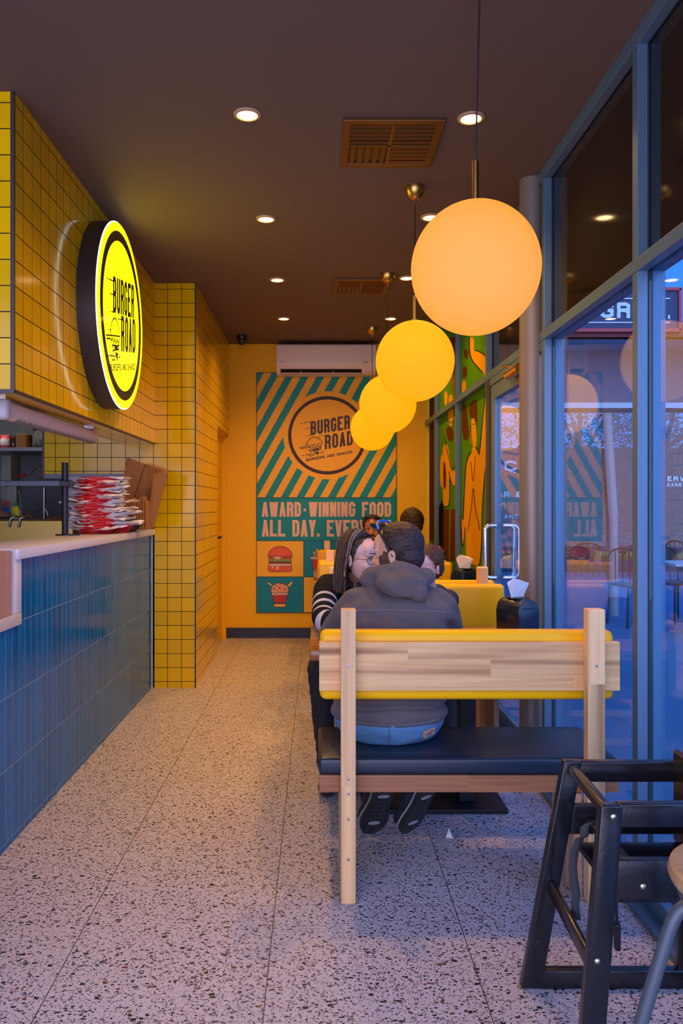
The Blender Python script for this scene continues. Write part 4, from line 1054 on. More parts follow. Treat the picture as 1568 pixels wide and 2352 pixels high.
bA.location = (BX, 2.673, 0)

def make_table():
    t = thing('booth_table', 'polished timber table nearest the camera, in front of the man in the grey hoodie', 'table', (0, 0, 0), 'timber booth tables')
    MB().box(-.55, .50, -.32, .33, .705, .75, bev=.005).build('tabletop', M_table, t, smooth=True, angle=50)
    MB().box(-.32, .31, -.11, .14, 0, .02, bev=.004).build('base_plate', M_blackmetal, t)
    for x in (-.22, .15): MB().box(x-.0375, x+.0375, -.02, .05, .02, .69, bev=.004).build('leg', M_blackmetal, t)
    MB().box(-.32, .32, -.2, .22, .69, .705).build('top_bracket', M_blackmetal, t)
    return t
tA = make_table()
dup(tA, (.52, 5.35, 0), 'middle timber table, behind the first pair of back to back benches')
dup(tA, (.52, 7.03, 0), 'farthest timber table, between the bearded man and the person in plaid')
tA.location = (.52, 3.56, 0)

def napkin(label):
    t = thing('napkin_dispenser', label, 'napkin dispenser', (0, 0, 0), 'black napkin dispensers on the tables')
    prof = [(-.055, 0), (.055, 0), (.058, .11), (.05, .145), (.03, .165), (0, .172), (-.03, .165), (-.05, .145), (-.058, .11)]
    mb = MB(); mb.prism([(x, -.085, z) for x, z in prof], (0, .17, 0))
    bmesh.ops.bevel(mb.bm, geom=list(mb.bm.edges), offset=.006, segments=3, profile=.5, affect='EDGES'); mb.build('case', M_navy_pl, t, smooth=True, angle=50)
    mb = MB(); mb.box(-.032, .032, -.0875, -.084, .128, .134); mb.build('slot', M_black, t)
    mb = MB(); mb.box(-.035, .035, -.045, .045, .168, .1745, bev=.003); mb.build('top_slot', M_black, t)
    mb = MB(); g = [(-.038, -.01, .17), (.032, .005, .17), (.062, -.004, .235), (.022, .012, .25), (-.03, -.018, .262), (-.062, -.01, .243), (-.06, -.016, .225)]
    mb.prism(g, (0, .002, .0)); mb.prism([(-.01, .01, .17), (.035, .0, .17), (.05, .02, .235), (.0, .025, .25)], (0, .002, 0))
    mb.build('napkin', mat('white_napkin', (.82, .76, .72), .8), t)
    return t
M_navy_pl = mat('glossy_dark_plastic', (.012, .018, .03), .22)
n0 = napkin('black napkin dispenser with a white napkin poking out, on the nearest table by the window')
dup(n0, (.975, 5.25, .75), 'black napkin dispenser on the middle table, in front of the cartoon film', R(-50))
n0.location = (.905, 3.60, .75); n0.rotation_euler.z = R(22)

# scrap of paper on the floor
mb = MB(); mb.add([(.515, 3.2, .003), (.545, 3.19, .003), (.535, 3.215, .022), (.53, 3.2, .045)], [(0, 1, 2), (1, 3, 2), (0, 2, 3)])
o = mb.build('paper_scrap', mat('scrap_paper', (.7, .75, .7), .7)); so = o.modifiers.new('t', 'SOLIDIFY'); so.thickness = .001
tag(o, 'small folded white paper scrap lying on the terrazzo under the table', 'paper scrap')

# ------------------------------------------------------------------ black wooden high chair, front right
M_hc = mat('black_lacquered_wood', (.010, .010, .013), .22, spec=.6, bump=.04, bump_scale=90)
hc = thing('high_chair', 'black wooden high chair with a hanging strap at the right front', 'high chair', (.82, 2.05, 0))
def px(x, y, Y): return P(x, y, Y)
def plate(pts, Y, th, name, m=M_hc, bev=.004, parent=None):
    mb = MB(); mb.prism([px(x, y, Y) for x, y in pts], (0, th, 0))
    bmesh.ops.bevel(mb.bm, geom=list(mb.bm.edges), offset=bev, segments=3, profile=.5, affect='EDGES')
    return mb.build(name, m, parent or hc, smooth=True, angle=50)
YF, YN = 2.2, 1.86
plate([(1296,1749),(1337,1749),(1244,2272),(1197,2272)], YF, .03, 'leg')
plate([(1320,1750),(1608,1750),(1612,1797),(1320,1797)], YF+.0015, .0275, 'top_rail')
plate([(1238,2230),(1602,2230),(1602,2273),(1236,2273)], YF+.001, .028, 'bottom_rail')
plate([(1573,1760),(1612,1760),(1640,2272),(1556,2272)], YF+.003, .024, 'leg')
plate([(1318,1848),(1600,1848),(1600,1917),(1306,1917)], YF+.005, .020, 'seat_rail')
# near frame
plate([(1381,1852),(1432,1852),(1384,2476),(1327,2476)], YN, .03, 'leg')
plate([(1660,1852),(1712,1852),(1770,2476),(1712,2476)], YN, .03, 'leg')
plate([(1422,1848),(1672,1846),(1674,1902),(1424,1902)], YN+.001, .028, 'top_rail')
plate([(1418,1976),(1676,1976),(1680,2066),(1412,2066)], YN+.002, .024, 'seat_rail')
def bar(a, b, w, h, name, m=M_hc, bev=.006):
    a, b = Vector(a), Vector(b); d = b-a; q = d.to_track_quat('Y', 'Z').to_matrix()
    mb = MB(); vs = []
    for y in (0, d.length):
        for x, z in ((-w/2, -h/2), (w/2, -h/2), (w/2, h/2), (-w/2, h/2)): vs.append(tuple(a+q @ Vector((x, y, z))))
    mb.add(vs, [(0,1,2,3),(4,7,6,5),(0,4,5,1),(1,5,6,2),(2,6,7,3),(3,7,4,0)])
    bmesh.ops.bevel(mb.bm, geom=list(mb.bm.edges), offset=bev, segments=3, profile=.5, affect='EDGES')
    return mb.build(name, m, hc, smooth=True, angle=50)
M_hc2 = mat('black_brown_lacquer', (.022, .012, .008), .2, spec=.8)
bar(px(1316, 1768, YF), px(1398, 1868, YN+.03), .03, .032, 'arm_rail', M_hc2, .012)
bar(px(1268, 2040, YF), px(1362, 2222, YN+.03), .018, .045, 'stretcher', M_hc2, .006)
a = px(1400, 1990, YN+.03)
mb = MB(); mb.box(a[0]+.02, 1.02, YN+.03, YF, .395, .41, bev=.003); mb.build('seat', M_hc, hc)
mb = MB(); mb.box(.985, 1.005, YN+.02, YF+.01, .41, .665, bev=.008); mb.build('backrest', M_hc2, hc)
mb = MB(); x0 = px(1345, 1905, YF)[0]; mb.box(x0, x0+.03, YN+.03, YF, .455, .475, bev=.006); mb.build('front_bar', M_hc, hc)
# strap
def ribbon(pts, w_, name, m, axis=(1, 0, 0), th=.0022):
    mb = MB(); ax = Vector(axis); L = [Vector(p)-ax*w_/2 for p in pts]; Rr = [Vector(p)+ax*w_/2 for p in pts]
    vs = [tuple(v) for p in zip(L, Rr) for v in p]
    mb.add(vs, [(2*i, 2*i+1, 2*i+3, 2*i+2) for i in range(len(pts)-1)])
    o = mb.build(name, m, hc, smooth=True, angle=80); s_ = o.modifiers.new('t', 'SOLIDIFY'); s_.thickness = th; return o
M_strap = mat('grey_webbing', (.05, .055, .06), .8)
sp_ = [px(1372, 1888, 2.03), px(1352, 1891, 2.03), px(1341, 1900, 2.03), px(1342, 1920, 2.03), px(1330, 1925, 2.05), px(1319, 1955, 2.07), px(1315, 1990, 2.08), px(1318, 2020, 2.08), px(1323, 2055, 2.08), px(1320, 2080, 2.08), px(1324, 2113, 2.08)]
ribbon(opens(sp_, 0), .022, 'strap', M_strap, axis=(.9, -.3, 0.25))
mb = MB(); c_ = px(1416, 2146, 2.05); mb.box(c_[0]-.006, c_[0]+.008, c_[1]-.01, c_[1]+.01, c_[2]-.04, c_[2]+.03, bev=.004); mb.tube([(c_[0], c_[1], c_[2]+.02), (c_[0]-.003, c_[1], .40)], .004, n=6); mb.build('buckle', M_black, hc)
for x, y in ((1409,1877),(1477,2037),(1372,2209)):
    c_ = px(x, y, YN-.001); mb = MB(); mb.lathe([(0, -.003), (.004, -.0025), (.007, 0), (.007, .002), (0, .002)], c=c_, n=18, axis='Y'); mb.build('screw', mat('brass_screw', (.6, .5, .3), .3, metal=1), hc, smooth=True)
c_ = px(1236, 2165, YF-.001); mb = MB(); mb.lathe([(0, -.001), (.009, -.0005), (.0095, .001), (0, .001)], c=c_, n=18, axis='Y'); mb.build('screw', M_black, hc, smooth=True)

# ------------------------------------------------------------------ stool cut by the right edge
st = thing('bar_stool', 'stool with a round timber seat and grey metal legs cut off by the right edge', 'stool', (.87, 1.46, 0))
mb = MB(); mb.lathe([(0, .628), (.165, .628), (.178, .634), (.182, .645), (.178, .658), (.168, .663), (0, .663)], c=(.84, 1.46, 0), n=64); mb.build('seat', wood_mat('honey_timber', 'X', (.75, .5, .25), (.6, .35, .14), (.5, .25, .1), stave=1, stave_len=3, across='Y', rough=.3), st, smooth=True)
mb = MB(); mb.lathe([(.0, .595), (.15, .595), (.165, .605), (.168, .627), (0, .6275)], c=(.84, 1.46, 0), n=64); mb.build('seat_ring', mat('olive_grey_metal', (.14, .13, .10), .4, metal=.4), st, smooth=True)
M_gm = mat('grey_powdercoat', (.09, .11, .13), .4, metal=.2)
for ang in (180, 90, 0, 270):
    c, s_ = math.cos(R(ang)), math.sin(R(ang))
    pts = [(.84+c*r, 1.46+s_*r, z) for r, z in ((.11, .612), (.15, .61), (.172, .602), (.188, .58), (.20, .545), (.25, .38), (.355, .012))]
    mb = MB(); mb.tube(opens(pts, 2), .0125, n=16); o = mb.build('leg', M_gm, st, smooth=True)
    mb = MB(); mb.lathe([(0, 0), (.016, 0), (.015, .02), (0, .021)], c=(.84+c*.356, 1.46+s_*.356, 0), n=18); mb.build('rubber_foot', M_black, o, smooth=True)

# ================================================================== people
def headM(c, yaw, pitch=0, roll=0, s=1): return Matrix.Translation(Vector(c)) @ Euler((R(pitch), R(roll), R(yaw)), 'XYZ').to_matrix().to_4x4() @ Matrix.Scale(s, 4)
def yawM(c, yaw, pitch=0, s=1, roll=0):
    return Matrix.Translation(Vector(c)) @ Matrix.Rotation(R(yaw), 4, 'Z') @ Matrix.Rotation(R(pitch), 4, 'X') @ Matrix.Rotation(R(roll), 4, 'Y') @ Matrix.Scale(s, 4)
def head_parts(M, jaw=1.0):
    s = M.to_scale()[0]; Rm = (M.to_3x3() @ Matrix.Scale(1/s, 3))
    def e(c, r, rot=None): return ell(M @ Vector(c), [v*s for v in r], Rm if rot is None else Rm @ Euler(rot).to_matrix())
    def k(a, b, r0, r1=None): return cap(M @ Vector(a), M @ Vector(b), r0*s, (r0 if r1 is None else r1)*s)
    p = [e((0, -.014, .043), (.074, .094, .083)), e((0, .022, -.015), (.064, .066, .085)), e((0, .040, -.068), (.050*jaw, .048, .040)), e((0, .066, -.096), (.022, .020, .018)),
         e((.036, .060, -.030), (.022, .024, .026)), e((-.036, .060, -.030), (.022, .024, .026)), e((0, .060, .050), (.055, .030, .040)),
         k((0, .080, .022), (0, .104, -.022), .0065, .011), e((.011, .094, -.028), (.009, .010, .008)), e((-.011, .094, -.028), (.009, .010, .008)),
         k((-.046, .070, .027), (-.014, .084, .030), .008, .009), k((.046, .070, .027), (.014, .084, .030), .008, .009),
         k((-.019, .084, -.057), (.019, .084, -.057), .007), k((-.016, .083, -.067), (.016, .083, -.067), .0075), k((0, .090, -.056), (0, .089, -.067), .006)]
    for sx in (-1, 1):
        p += [e((sx*.077, -.006, -.004), (.0065, .0155, .027), (R(-8), R(sx*14), R(sx*-18))), e((sx*.078, -.004, -.025), (.0065, .009, .010)), e((sx*.031, .067, .006), (.0155, .0145, .0125))]
    return p
def eyes(M, parent, open_=True):
    s = M.to_scale()[0]
    for sx in (-1, 1):
        mb = MB(); mb.sphere(M @ Vector((sx*.031, .0705, .006)), .0122*s, n=10, sz=.62, M=(M.to_3x3() @ Matrix.Scale(1/s, 3))); o = mb.build('eye', mat('eye_white', (.6, .55, .52), .2), parent, smooth=True)
        mb = MB(); mb.sphere(M @ Vector((sx*.031+.001, .0795, .006)), .0048*s, n=8, sy=.8, M=(M.to_3x3() @ Matrix.Scale(1/s, 3))); mb.build('iris', mat('dark_iris', (.03, .02, .015), .1), o, smooth=True)
        mb = MB(); mb.tube([M @ Vector((sx*x, y, z)) for x, y, z in ((.015, .0905, .033), (.030, .0855, .0365), (.048, .0715, .033))], .0026*s, n=6); mb.build('eyebrow', mat('dark_brow', (.03, .018, .012), .8), parent, smooth=True)
        mb = MB(); mb.tube([M @ Vector((sx*x, y, z)) for x, y, z in ((.019, .0805, .008), (.031, .0840, .0150), (.044, .0745, .009))], .0016*s, n=6); mb.build('lashes', mat('dark_brow', (0, 0, 0)), parent, smooth=True)
def lips(M, parent):
    s = M.to_scale()[0]; mb = MB()
    mb.tube([M @ Vector(p) for p in ((-.02, .0885, -.0585), (0, .0945, -.0575), (.02, .0885, -.0585))], [.002*s, .0042*s, .002*s], n=8)
    mb.tube([M @ Vector(p) for p in ((-.018, .0885, -.064), (0, .094, -.0675), (.018, .0885, -.064))], [.002*s, .0045*s, .002*s], n=8)
    mb.build('lips', mat('lip_skin', (.50, .17, .13), .5), parent, smooth=True)
def hand_parts(w_, d, side, up, s=1.0, curl=.5):
    w_, d, side, up = Vector(w_), Vector(d).normalized(), Vector(side).normalized(), Vector(up).normalized()
    pc = w_+d*.045*s; p = [cap(w_-d*.01, w_+d*.02*s, .024*s, .028*s)]
    for o in (-.028, -.010, .010, .028): p.append(cap(w_+d*.02*s+side*o*.6*s, w_+d*.082*s+side*o*s, .012*s, .0105*s))
    for o, L in ((-.030, .060), (-.011, .075), (.009, .080), (.029, .070)):
        a = w_+d*.086*s+side*o*s; b = a+(d*math.cos(curl*.5)-up*math.sin(curl*.5))*L*.45*s; c = b+(d*math.cos(curl*1.5)-up*math.sin(curl*1.5))*L*.35*s; e_ = c+(d*math.cos(curl*2.2)-up*math.sin(curl*2.2))*L*.28*s
        p += [cap(a, b, .0092*s, .0086*s), cap(b, c, .0086*s, .0078*s), cap(c, e_, .0078*s, .007*s)]
    a = w_+d*.025*s+side*.028*s; b = a+(d*.6+side*.8)*.038*s; c = b+(d*.85+side*.35-up*.2)*.03*s
    p += [cap(a, b, .0125*s, .0105*s), cap(b, c, .0105*s, .0085*s)]
    return p
M_skin = mat('warm_skin', (.74, .38, .22), .5, bump=.03, bump_scale=300); M_skin2 = mat('pale_skin', (.74, .46, .38), .48); M_skin3 = mat('tan_skin', (.48, .20, .09), .5)
def hair_mat(name, c1, c2, sc=(260, 260, 30), rough=.55):
    m, nt, b = newmat(name); tc = nd(nt, 'ShaderNodeTexCoord'); mp = nd(nt, 'ShaderNodeMapping'); mp.inputs['Scale'].default_value = sc
    n = nd(nt, 'ShaderNodeTexNoise'); n.inputs['Scale'].default_value = 1; n.inputs['Detail'].default_value = 3; n.inputs['Distortion'].default_value = .5
    nt.links.new(tc.outputs['Object'], mp.inputs[0]); nt.links.new(mp.outputs[0], n.inputs['Vector'])
    cr = nd(nt, 'ShaderNodeValToRGB'); cr.color_ramp.elements[0].position = .38; cr.color_ramp.elements[1].position = .66
    cr.color_ramp.elements[0].color = col4(c1); cr.color_ramp.elements[1].color = col4(c2)
    nt.links.new(n.outputs[0], cr.inputs[0]); nt.links.new(cr.outputs[0], b.inputs['Base Color']); b.inputs['Roughness'].default_value = rough; b.inputs['Specular IOR Level'].default_value = .3
    bp = nd(nt, 'ShaderNodeBump'); bp.inputs['Strength'].default_value = .8; bp.inputs['Distance'].default_value = .0012; nt.links.new(n.outputs[0], bp.inputs['Height']); nt.links.new(bp.outputs[0], b.inputs['Normal'])
    return m
M_hair_m = hair_mat('short_greying_brown_hair', (.020, .011, .010), (.060, .036, .032), (150, 150, 90)); M_hair_d = hair_mat('dark_brown_hair', (.012, .006, .003), (.045, .022, .01), (90, 90, 60))
M_hair_b = hair_mat('light_brown_hair', (.045, .018, .007), (.13, .06, .025), (150, 150, 90))
def short_hair(M, parent, m, grow=.006, bald=0.0, name='hair', wr=.004, line=.056, vox=.0028):
    s = M.to_scale()[0]; Rm = (M.to_3x3() @ Matrix.Scale(1/s, 3)); inv = M.inverted(); g = grow
    def e(c, r): return ell(M @ Vector(c), [v*s for v in r], Rm)
    parts = [e((0, -.014, .043), (.074+g, .094+g, .083+g)), e((0, -.045, -.005), (.062+g*.6, .058+g, .070)), e((0, .050, .055), (.056+g, .034+g, .042+g))]
    def cut(c):
        q = inv @ c
        if q.z < -.068: return True
        zz = max(0, min(.13, q.z)); hl = .008+(line-.010)/.115*zz-bald*.30*min(1, zz/.05)
        hl += .0025*math.sin(q.z*230)*.6+.002*math.sin(q.x*260)     # slightly uneven hairline
        return q.y > hl
    return blob(parts, vox, 3, name, m, parent, cut=cut, wrinkle=wr, wscale=45)
def beard(M, parent, m, name='beard'):
    s = M.to_scale()[0]; Rm = (M.to_3x3() @ Matrix.Scale(1/s, 3)); inv = M.inverted()
    def e(c, r): return ell(M @ Vector(c), [v*s for v in r], Rm)
    parts = [e((0, .022, -.015), (.0672, .069, .088)), e((.062, .012, -.02), (.012, .018, .04)), e((-.062, .012, -.02), (.012, .018, .04)), e((0, .041, -.070), (.055, .052, .043)), e((0, .067, -.097), (.026, .024, .022)), e((0, .086, -.043), (.026, .009, .007)), e((0, .078, -.085), (.02, .02, .02))]
    def cut(c):
        q = inv @ c
        if q.y < .004: return True
        if abs(q.x) > .052 and q.y < .034 and q.z < .03: return False
        if abs(q.x) < .026: return q.z > -.036 or (-.070 < q.z < -.052 and q.y > .075)
        return q.z > -.048 + max(0, (abs(q.x)-.045))*3.2
    return blob(parts, .004, 2, name, m, parent, cut=cut, wrinkle=.003, wscale=60)
def torso_parts(hip, chest, neckb, shw, k=1.0, hipw=.155, depth=.1):
    hip, chest, neckb = Vector(hip), Vector(chest), Vector(neckb)
    p = []
    for t in [i/6 for i in range(7)]:
        c = hip.lerp(chest, t); wv = hipw+(shw*.78-hipw)*t - .02*math.sin(math.pi*t)
        p.append(ell(c, (wv*k, depth*k*(1+.08*math.sin(math.pi*t)), .09)))
    sh = chest.lerp(neckb, .62)
    p += [ell(chest.lerp(neckb, .25), (shw*.86*k, depth*k, .10)), cap(sh+Vector((-shw*.72, 0, -.012)), sh+Vector((shw*.72, 0, -.012)), .058*k), cap(sh+Vector((-shw*.35, 0, .02)), sh+Vector((shw*.35, 0, .02)), .052*k), cap(sh, neckb, .06*k, .052*k)]
    return p
def limb(a, b, c, r, k=0): return [cap(a, b, r[0]+k, r[1]+k), cap(b, c, r[1]+k, r[2]+k)]
def fold(V, n): pass

def shoe(parent, toe, heel, up, m_up, m_sole, m_acc, ws=1.0):
    toe, heel, up = Vector(toe), Vector(heel), Vector(up)
    y = (toe-heel).normalized(); z = (up-y*up.dot(y)).normalized(); x = y.cross(z)
    M3 = Matrix((x, y, z)).transposed(); c = (toe+heel)/2
    def T(p): return c+M3 @ Vector((p[0]*ws, p[1], p[2]))
    def e(p, r): return ell(T(p), (r[0]*ws, r[1], r[2]), M3)
    o = blob([e((0, .075, .036), (.046, .062, .036)), e((0, .0, .045), (.040, .09, .040)), e((0, -.085, .052), (.036, .046, .048)), e((0, -.075, .09), (.036, .045, .03))], .005, 3, 'shoe', m_up, parent)
    out = [(0, .142), (.030, .132), (.048, .095), (.051, .05), (.042, .0), (.038, -.05), (.040, -.10), (.028, -.132), (0, -.140), (-.028, -.132), (-.038, -.10), (-.033, -.05), (-.038, .0), (-.048, .05), (-.045, .1), (-.026, .133)]
    out = smoothp(out, 1)
    mb = MB(); mb.prism([T((a, b, -.012)) for a, b in out], M3 @ Vector((0, 0, .026)))
    bmesh.ops.bevel(mb.bm, geom=list(mb.bm.edges), offset=.003, segments=2, profile=.5, affect='EDGES'); so = mb.build('sole', m_sole, o, smooth=True)
    mb = MB()
    for k in range(11):
        yy = .118-k*.024; hw = .030 if k not in (5, 6) else .022
        if k in (2, 8): continue
        for sx in (-1, 1): mb.prism([T((sx*.004, yy, -.0135)), T((sx*hw, yy+.004*sx, -.0135)), T((sx*hw, yy-.014, -.0135)), T((sx*.004, yy-.014, -.0135))], M3 @ Vector((0, 0, .004)))
    mb.build('tread', mat('dark_tread', (.03, .033, .035), .7), so)
    for yy in (.07, -.085):
        mb = MB(); mb.prism([T((a*.022, yy+b*.009, -.0150)) for a, b in [(math.cos(R(v)), math.sin(R(v))) for v in range(0, 360, 30)]], M3 @ Vector((0, 0, .004))); mb.build('pale_insert', m_acc, so)
    mb = MB(); mb.tube([T((a*1.02, b*1.01, .012)) for a, b in out], .004, n=6, closed=True); mb.build('pale_band', m_acc, so, smooth=True)
    return o

# --- man in the grey hoodie, back to the camera, head turned left
man = thing('person', 'man in a grey hoodie sitting with his back to the camera, sunglasses on his head', 'person', (.28, 2.97, 0))
HM = yawM((.316, 3.12, 1.146), 62, -6)
hipm, chm, nbm = (.272, 2.975, .60), (.296, 3.00, .86), (.306, 3.075, 1.03)
wl, wr_ = (.20, 3.50, .775), (.42, 3.50, .775)
arms = lambda k: limb((.136, 3.045, .945), (.06, 3.27, .80), wl, (.050, .042, .030), k) + limb((.47, 3.045, .945), (.55, 3.27, .80), wr_, (.050, .042, .030), k)
legs = lambda k: limb((.185, 3.0, .565), (.135, 3.42, .575), (.235, 3.085, .26), (.075, .058, .040), k) + limb((.365, 3.0, .565), (.425, 3.42, .575), (.405, 3.085, .26), (.075, .058, .040), k)
blob(torso_parts(hipm, chm, nbm, .21, .82) + arms(-.012) + legs(-.012) + head_parts(HM, 1.08) + [cap((.306, 3.085, .99), (.313, 3.10, 1.09), .055, .052), ell((.275, 2.99, .58), (.15, .1, .09))]
     + hand_parts(wl, (.3, 1, 0), (1, -.3, 0), (0, 0, 1), 1, .35) + hand_parts(wr_, (-.3, 1, 0), (-1, -.3, 0), (0, 0, 1), 1, .35), .0048, 3, 'body', M_skin, man)
M_hood = mat('grey_hoodie_fleece', (.115, .098, .098), .9, spec=.2, sheen=.1, bump=.25, bump_scale=500)
def hoodpost(v):
    c = v.co
    if c.z < .80 and c.y < 3.1:
        v.co = c + v.normal*(.008*math.sin((c.z+.25*abs(c.x-.29)**1.5)*150)*max(0, min(1, (.80-c.z)*6))*(1 if c.z > .60 else .2))
    if .80 < c.z < 1.0 and c.y < 3.06:
        v.co = v.co + v.normal*.005*math.sin((c.z*1.0+abs(c.x-.3)*.9)*75)*min(1, abs(c.x-.3)*6)
ht = [ell((.272, 2.975, .575), (.218, .150, .085)), ell((.275, 2.975, .64), (.208, .140, .10)), ell((.283, 2.985, .74), (.192, .127, .11)), ell((.293, 3.00, .85), (.205, .128, .12)), ell((.300, 3.02, .93), (.215, .115, .085)),
      cap((.150, 3.04, .962), (.455, 3.04, .962), .064), cap((.22, 3.06, 1.0), (.39, 3.06, 1.0), .055), cap((.30, 3.05, .98), (.306, 3.075, 1.05), .075, .068)]
hd = blob(ht + arms(.016), .0065, 6, 'hoodie', M_hood, man, cut=lambda c: c.z < .532 and c.y < 3.3, wrinkle=.007, wscale=9, post=hoodpost)
hdo = blob([cap((.20, 3.05, 1.065), (.30, 2.985, 1.055), .036, .050), cap((.30, 2.985, 1.055), (.41, 3.04, 1.06), .050, .040), ell((.315, 2.97, 1.045), (.10, .055, .050)), ell((.352, 2.948, 1.025), (.058, .036, .036)), ell((.368, 2.938, 1.004), (.030, .024, .026)), cap((.20, 3.05, 1.065), (.215, 3.13, 1.055), .034), cap((.41, 3.04, 1.06), (.40, 3.12, 1.05), .036),
      ell((.31, 3.01, 1.075), (.105, .05, .05))], .005, 5, 'hood', M_hood, man, wrinkle=.006, wscale=16, post=lambda v: setattr(v, 'co', v.co + v.normal*.004*math.sin((v.co.x-.2)*60+(v.co.z)*40)))
M_seam = mat('grey_seam', (.17, .165, .18), .9)
mb = MB(); sm_ = [(.10+i*.02, 0, .945+.012*math.sin(i/18*math.pi)) for i in range(20)]
from mathutils.bvhtree import BVHTree
def onto(o, pts, dirv=(0, 1, 0), start=-1.0, lift=.0015):
    off = org(o.parent); me = o.data; bv = BVHTree.FromPolygons([v.co+off for v in me.vertices], [p.vertices[:] for p in me.polygons]); out = []
    for p in pts:
        d = Vector(dirv); h = bv.ray_cast(Vector(p)+d*start, d)
        if h[0]: out.append(h[0]-d*lift)
    return out
mb.tube(onto(hd, [(x, 3, z) for x, _, z in sm_]), .0018, n=6); mb.build('shoulder_seam', M_seam, hd, smooth=True)
mb = MB(); mb.tube(onto(hd, [(.10+i*.018, 3, .565-.008*math.sin(i/19*math.pi)) for i in range(20)]), .0018, n=6); mb.build('hem_seam', M_seam, hd, smooth=True)
M_denim = mat('blue_denim', (.09, .22, .38), .85, bump=.3, bump_scale=600, noise_amt=.15, noise_scale=40)
jn = blob([ell((.270, 2.985, .565), (.210, .158, .135)), ell((.15, 3.03, .56), (.085, .13, .085)), ell((.39, 3.03, .56), (.085, .13, .085))] + legs(.008), .007, 5, 'jeans', M_denim, man, cut=lambda c: c.z > .552 and c.y < 3.02, wrinkle=.004, wscale=14,
     post=lambda v: setattr(v.co, 'z', max(v.co.z, .4735)) if (v.co.y < 3.135 and v.co.z > .42) else None)
mb = MB(); q = onto(jn, [(.256, 3, z) for z in (.545, .53, .515, .50, .49)], lift=.002); mb.tube(q, .0055, n=8, flat=.5); mb.build('belt_loop', M_denim, jn, smooth=True)
pz = onto(jn, [(x, 3, z) for x, z in ((.378, .528), (.428, .538), (.430, .506), (.384, .494))], lift=.006)
if len(pz) == 4:
    mb = MB(); mb.prism(pz, (0, .002, 0)); pch = mb.build('leather_patch', mat('tan_patch', (.6, .36, .24), .7), jn)
    mb = MB(); a_, b_, c_, d_ = pz
    def pq(u, v): return (a_.lerp(b_, u)).lerp(d_.lerp(c_, u), v)-Vector((0, .0012, 0))
    for s_ in ([(.18, .35), (.2, .7), (.34, .62)], [(.34, .6), (.44, .48), (.38, .42), (.36, .6), (.46, .6)], [(.48, .4), (.54, .62), (.62, .36)], [(.66, .25), (.66, .6)], [(.72, .3), (.78, .34)], [(.88, .3), (.78, .36), (.88, .48), (.76, .55)]):
        mb.tube([pq(*p) for p in s_], .0012, n=5)
    mb.build('red_script', mat('red_ink', (.5, .02, .03), .6), pch)
M_shoe = mat('navy_shoe_mesh', (.015, .022, .04), .75); M_sole = mat('black_rubber_sole', (.018, .02, .022), .6); M_acc = mat('grey_white_rubber', (.36, .38, .38), .6)
shoe(man, (.205, 3.155, .045), (.262, 3.015, .285), (-.25, .88, .42), M_shoe, M_sole, M_acc, 1.14)
shoe(man, (.352, 3.165, .045), (.425, 3.025, .275), (-.55, .78, .42), M_shoe, M_sole, M_acc, 1.14)
short_hair(HM, man, M_hair_m, grow=.0045, bald=.010, wr=.002, line=.045)
beard(HM, man, mat('short_brown_beard', (.10, .05, .03), .8))
eyes(HM, man); lips(HM, man)
def sung(M, parent, frame, lens):
    g = MB(); T = lambda x, y, z: M @ Vector((x, y, z))
    for sx in (-1, 1): g.tube(opens([T(sx*.081, -.012, -.006), T(sx*.085, .004, .030), T(sx*.087, .020, .070), T(sx*.082, .036, .104)], 1), [.0028, .0034, .0036, .0038, .004, .0042, .0045, .0045][:8], n=8)
    o = g.build('sunglasses', M_black, parent, smooth=True)
    g = MB(); g.tube(opens([T(-.083, .035, .104), T(-.068, .047, .126), T(-.035, .053, .138), T(0, .052, .138), T(.035, .053, .138), T(.068, .047, .126), T(.083, .035, .104)], 2), .0048, n=10)
    g.build('sunglasses_frame', frame, o, smooth=True)
    for sx in (-1, 1):
        g = MB(); g.sphere(T(sx*.042, .070, .121), .026, n=10, sx=1.1, sy=.3, sz=.75, M=M.to_3x3() @ Matrix.Rotation(R(-48), 3, 'X')); g.build('lens', lens, o, smooth=True)
M_lens = mat('dark_lens', (.01, .01, .012), .08)
sung(HM, man, mat('bright_blue_frame', (.01, .16, .75), .3), M_lens)
mb = MB(); mb.sphere(HM @ Vector((-.082, .002, -.030)), .004, n=8); mb.build('earring', M_black, man, smooth=True)

# --- woman in the striped navy jumper
wo_ = thing('person', 'woman with glasses and shoulder length streaked hair in a navy jumper with white stripes', 'person', (.14, 4.15, 0))
WM = yawM((.197, 3.70, 1.090), -124, -4, .96, roll=0)
hw, cw, nw = (.13, 4.20, .60), (.165, 4.02, .84), (.175, 3.90, 1.0)
e1, e2, w1, w2 = (.03, 3.62, .812), (.36, 3.64, .812), (.215, 3.52, .80), (.20, 3.60, .85)
armw = lambda k: limb((.045, 3.90, .935), e1, w1, (.046, .040, .026), k) + limb((.305, 3.92, .935), e2, w2, (.046, .040, .026), k)
legw = lambda k: limb((.06, 4.18, .565), (.015, 3.78, .565), (.045, 3.80, .10), (.078, .056, .038), k) + limb((.20, 4.18, .565), (.17, 3.80, .565), (.17, 3.84, .10), (.078, .056, .038), k)
blob(torso_parts(hw, cw, nw, .175, .85, hipw=.16) + armw(-.01) + legw(-.01) + head_parts(WM, .92) + [cap((.178, 3.88, .98), (.192, 3.75, 1.04), .046, .045)]
     + hand_parts(w1, (1, 0, 0), (0, -1, 0), (0, 0, 1), .88, .3) + hand_parts(w2, (-.85, -.05, .25), (0, -1, 0), (.2, 0, 1), .82, .3), .0048, 2, 'body', M_skin2, wo_)
M_navy = mat('navy_knit', (.007, .009, .018), .9, spec=.2, bump=.2, bump_scale=400); M_wstripe = mat('white_knit_stripe', (.55, .53, .58), .9)
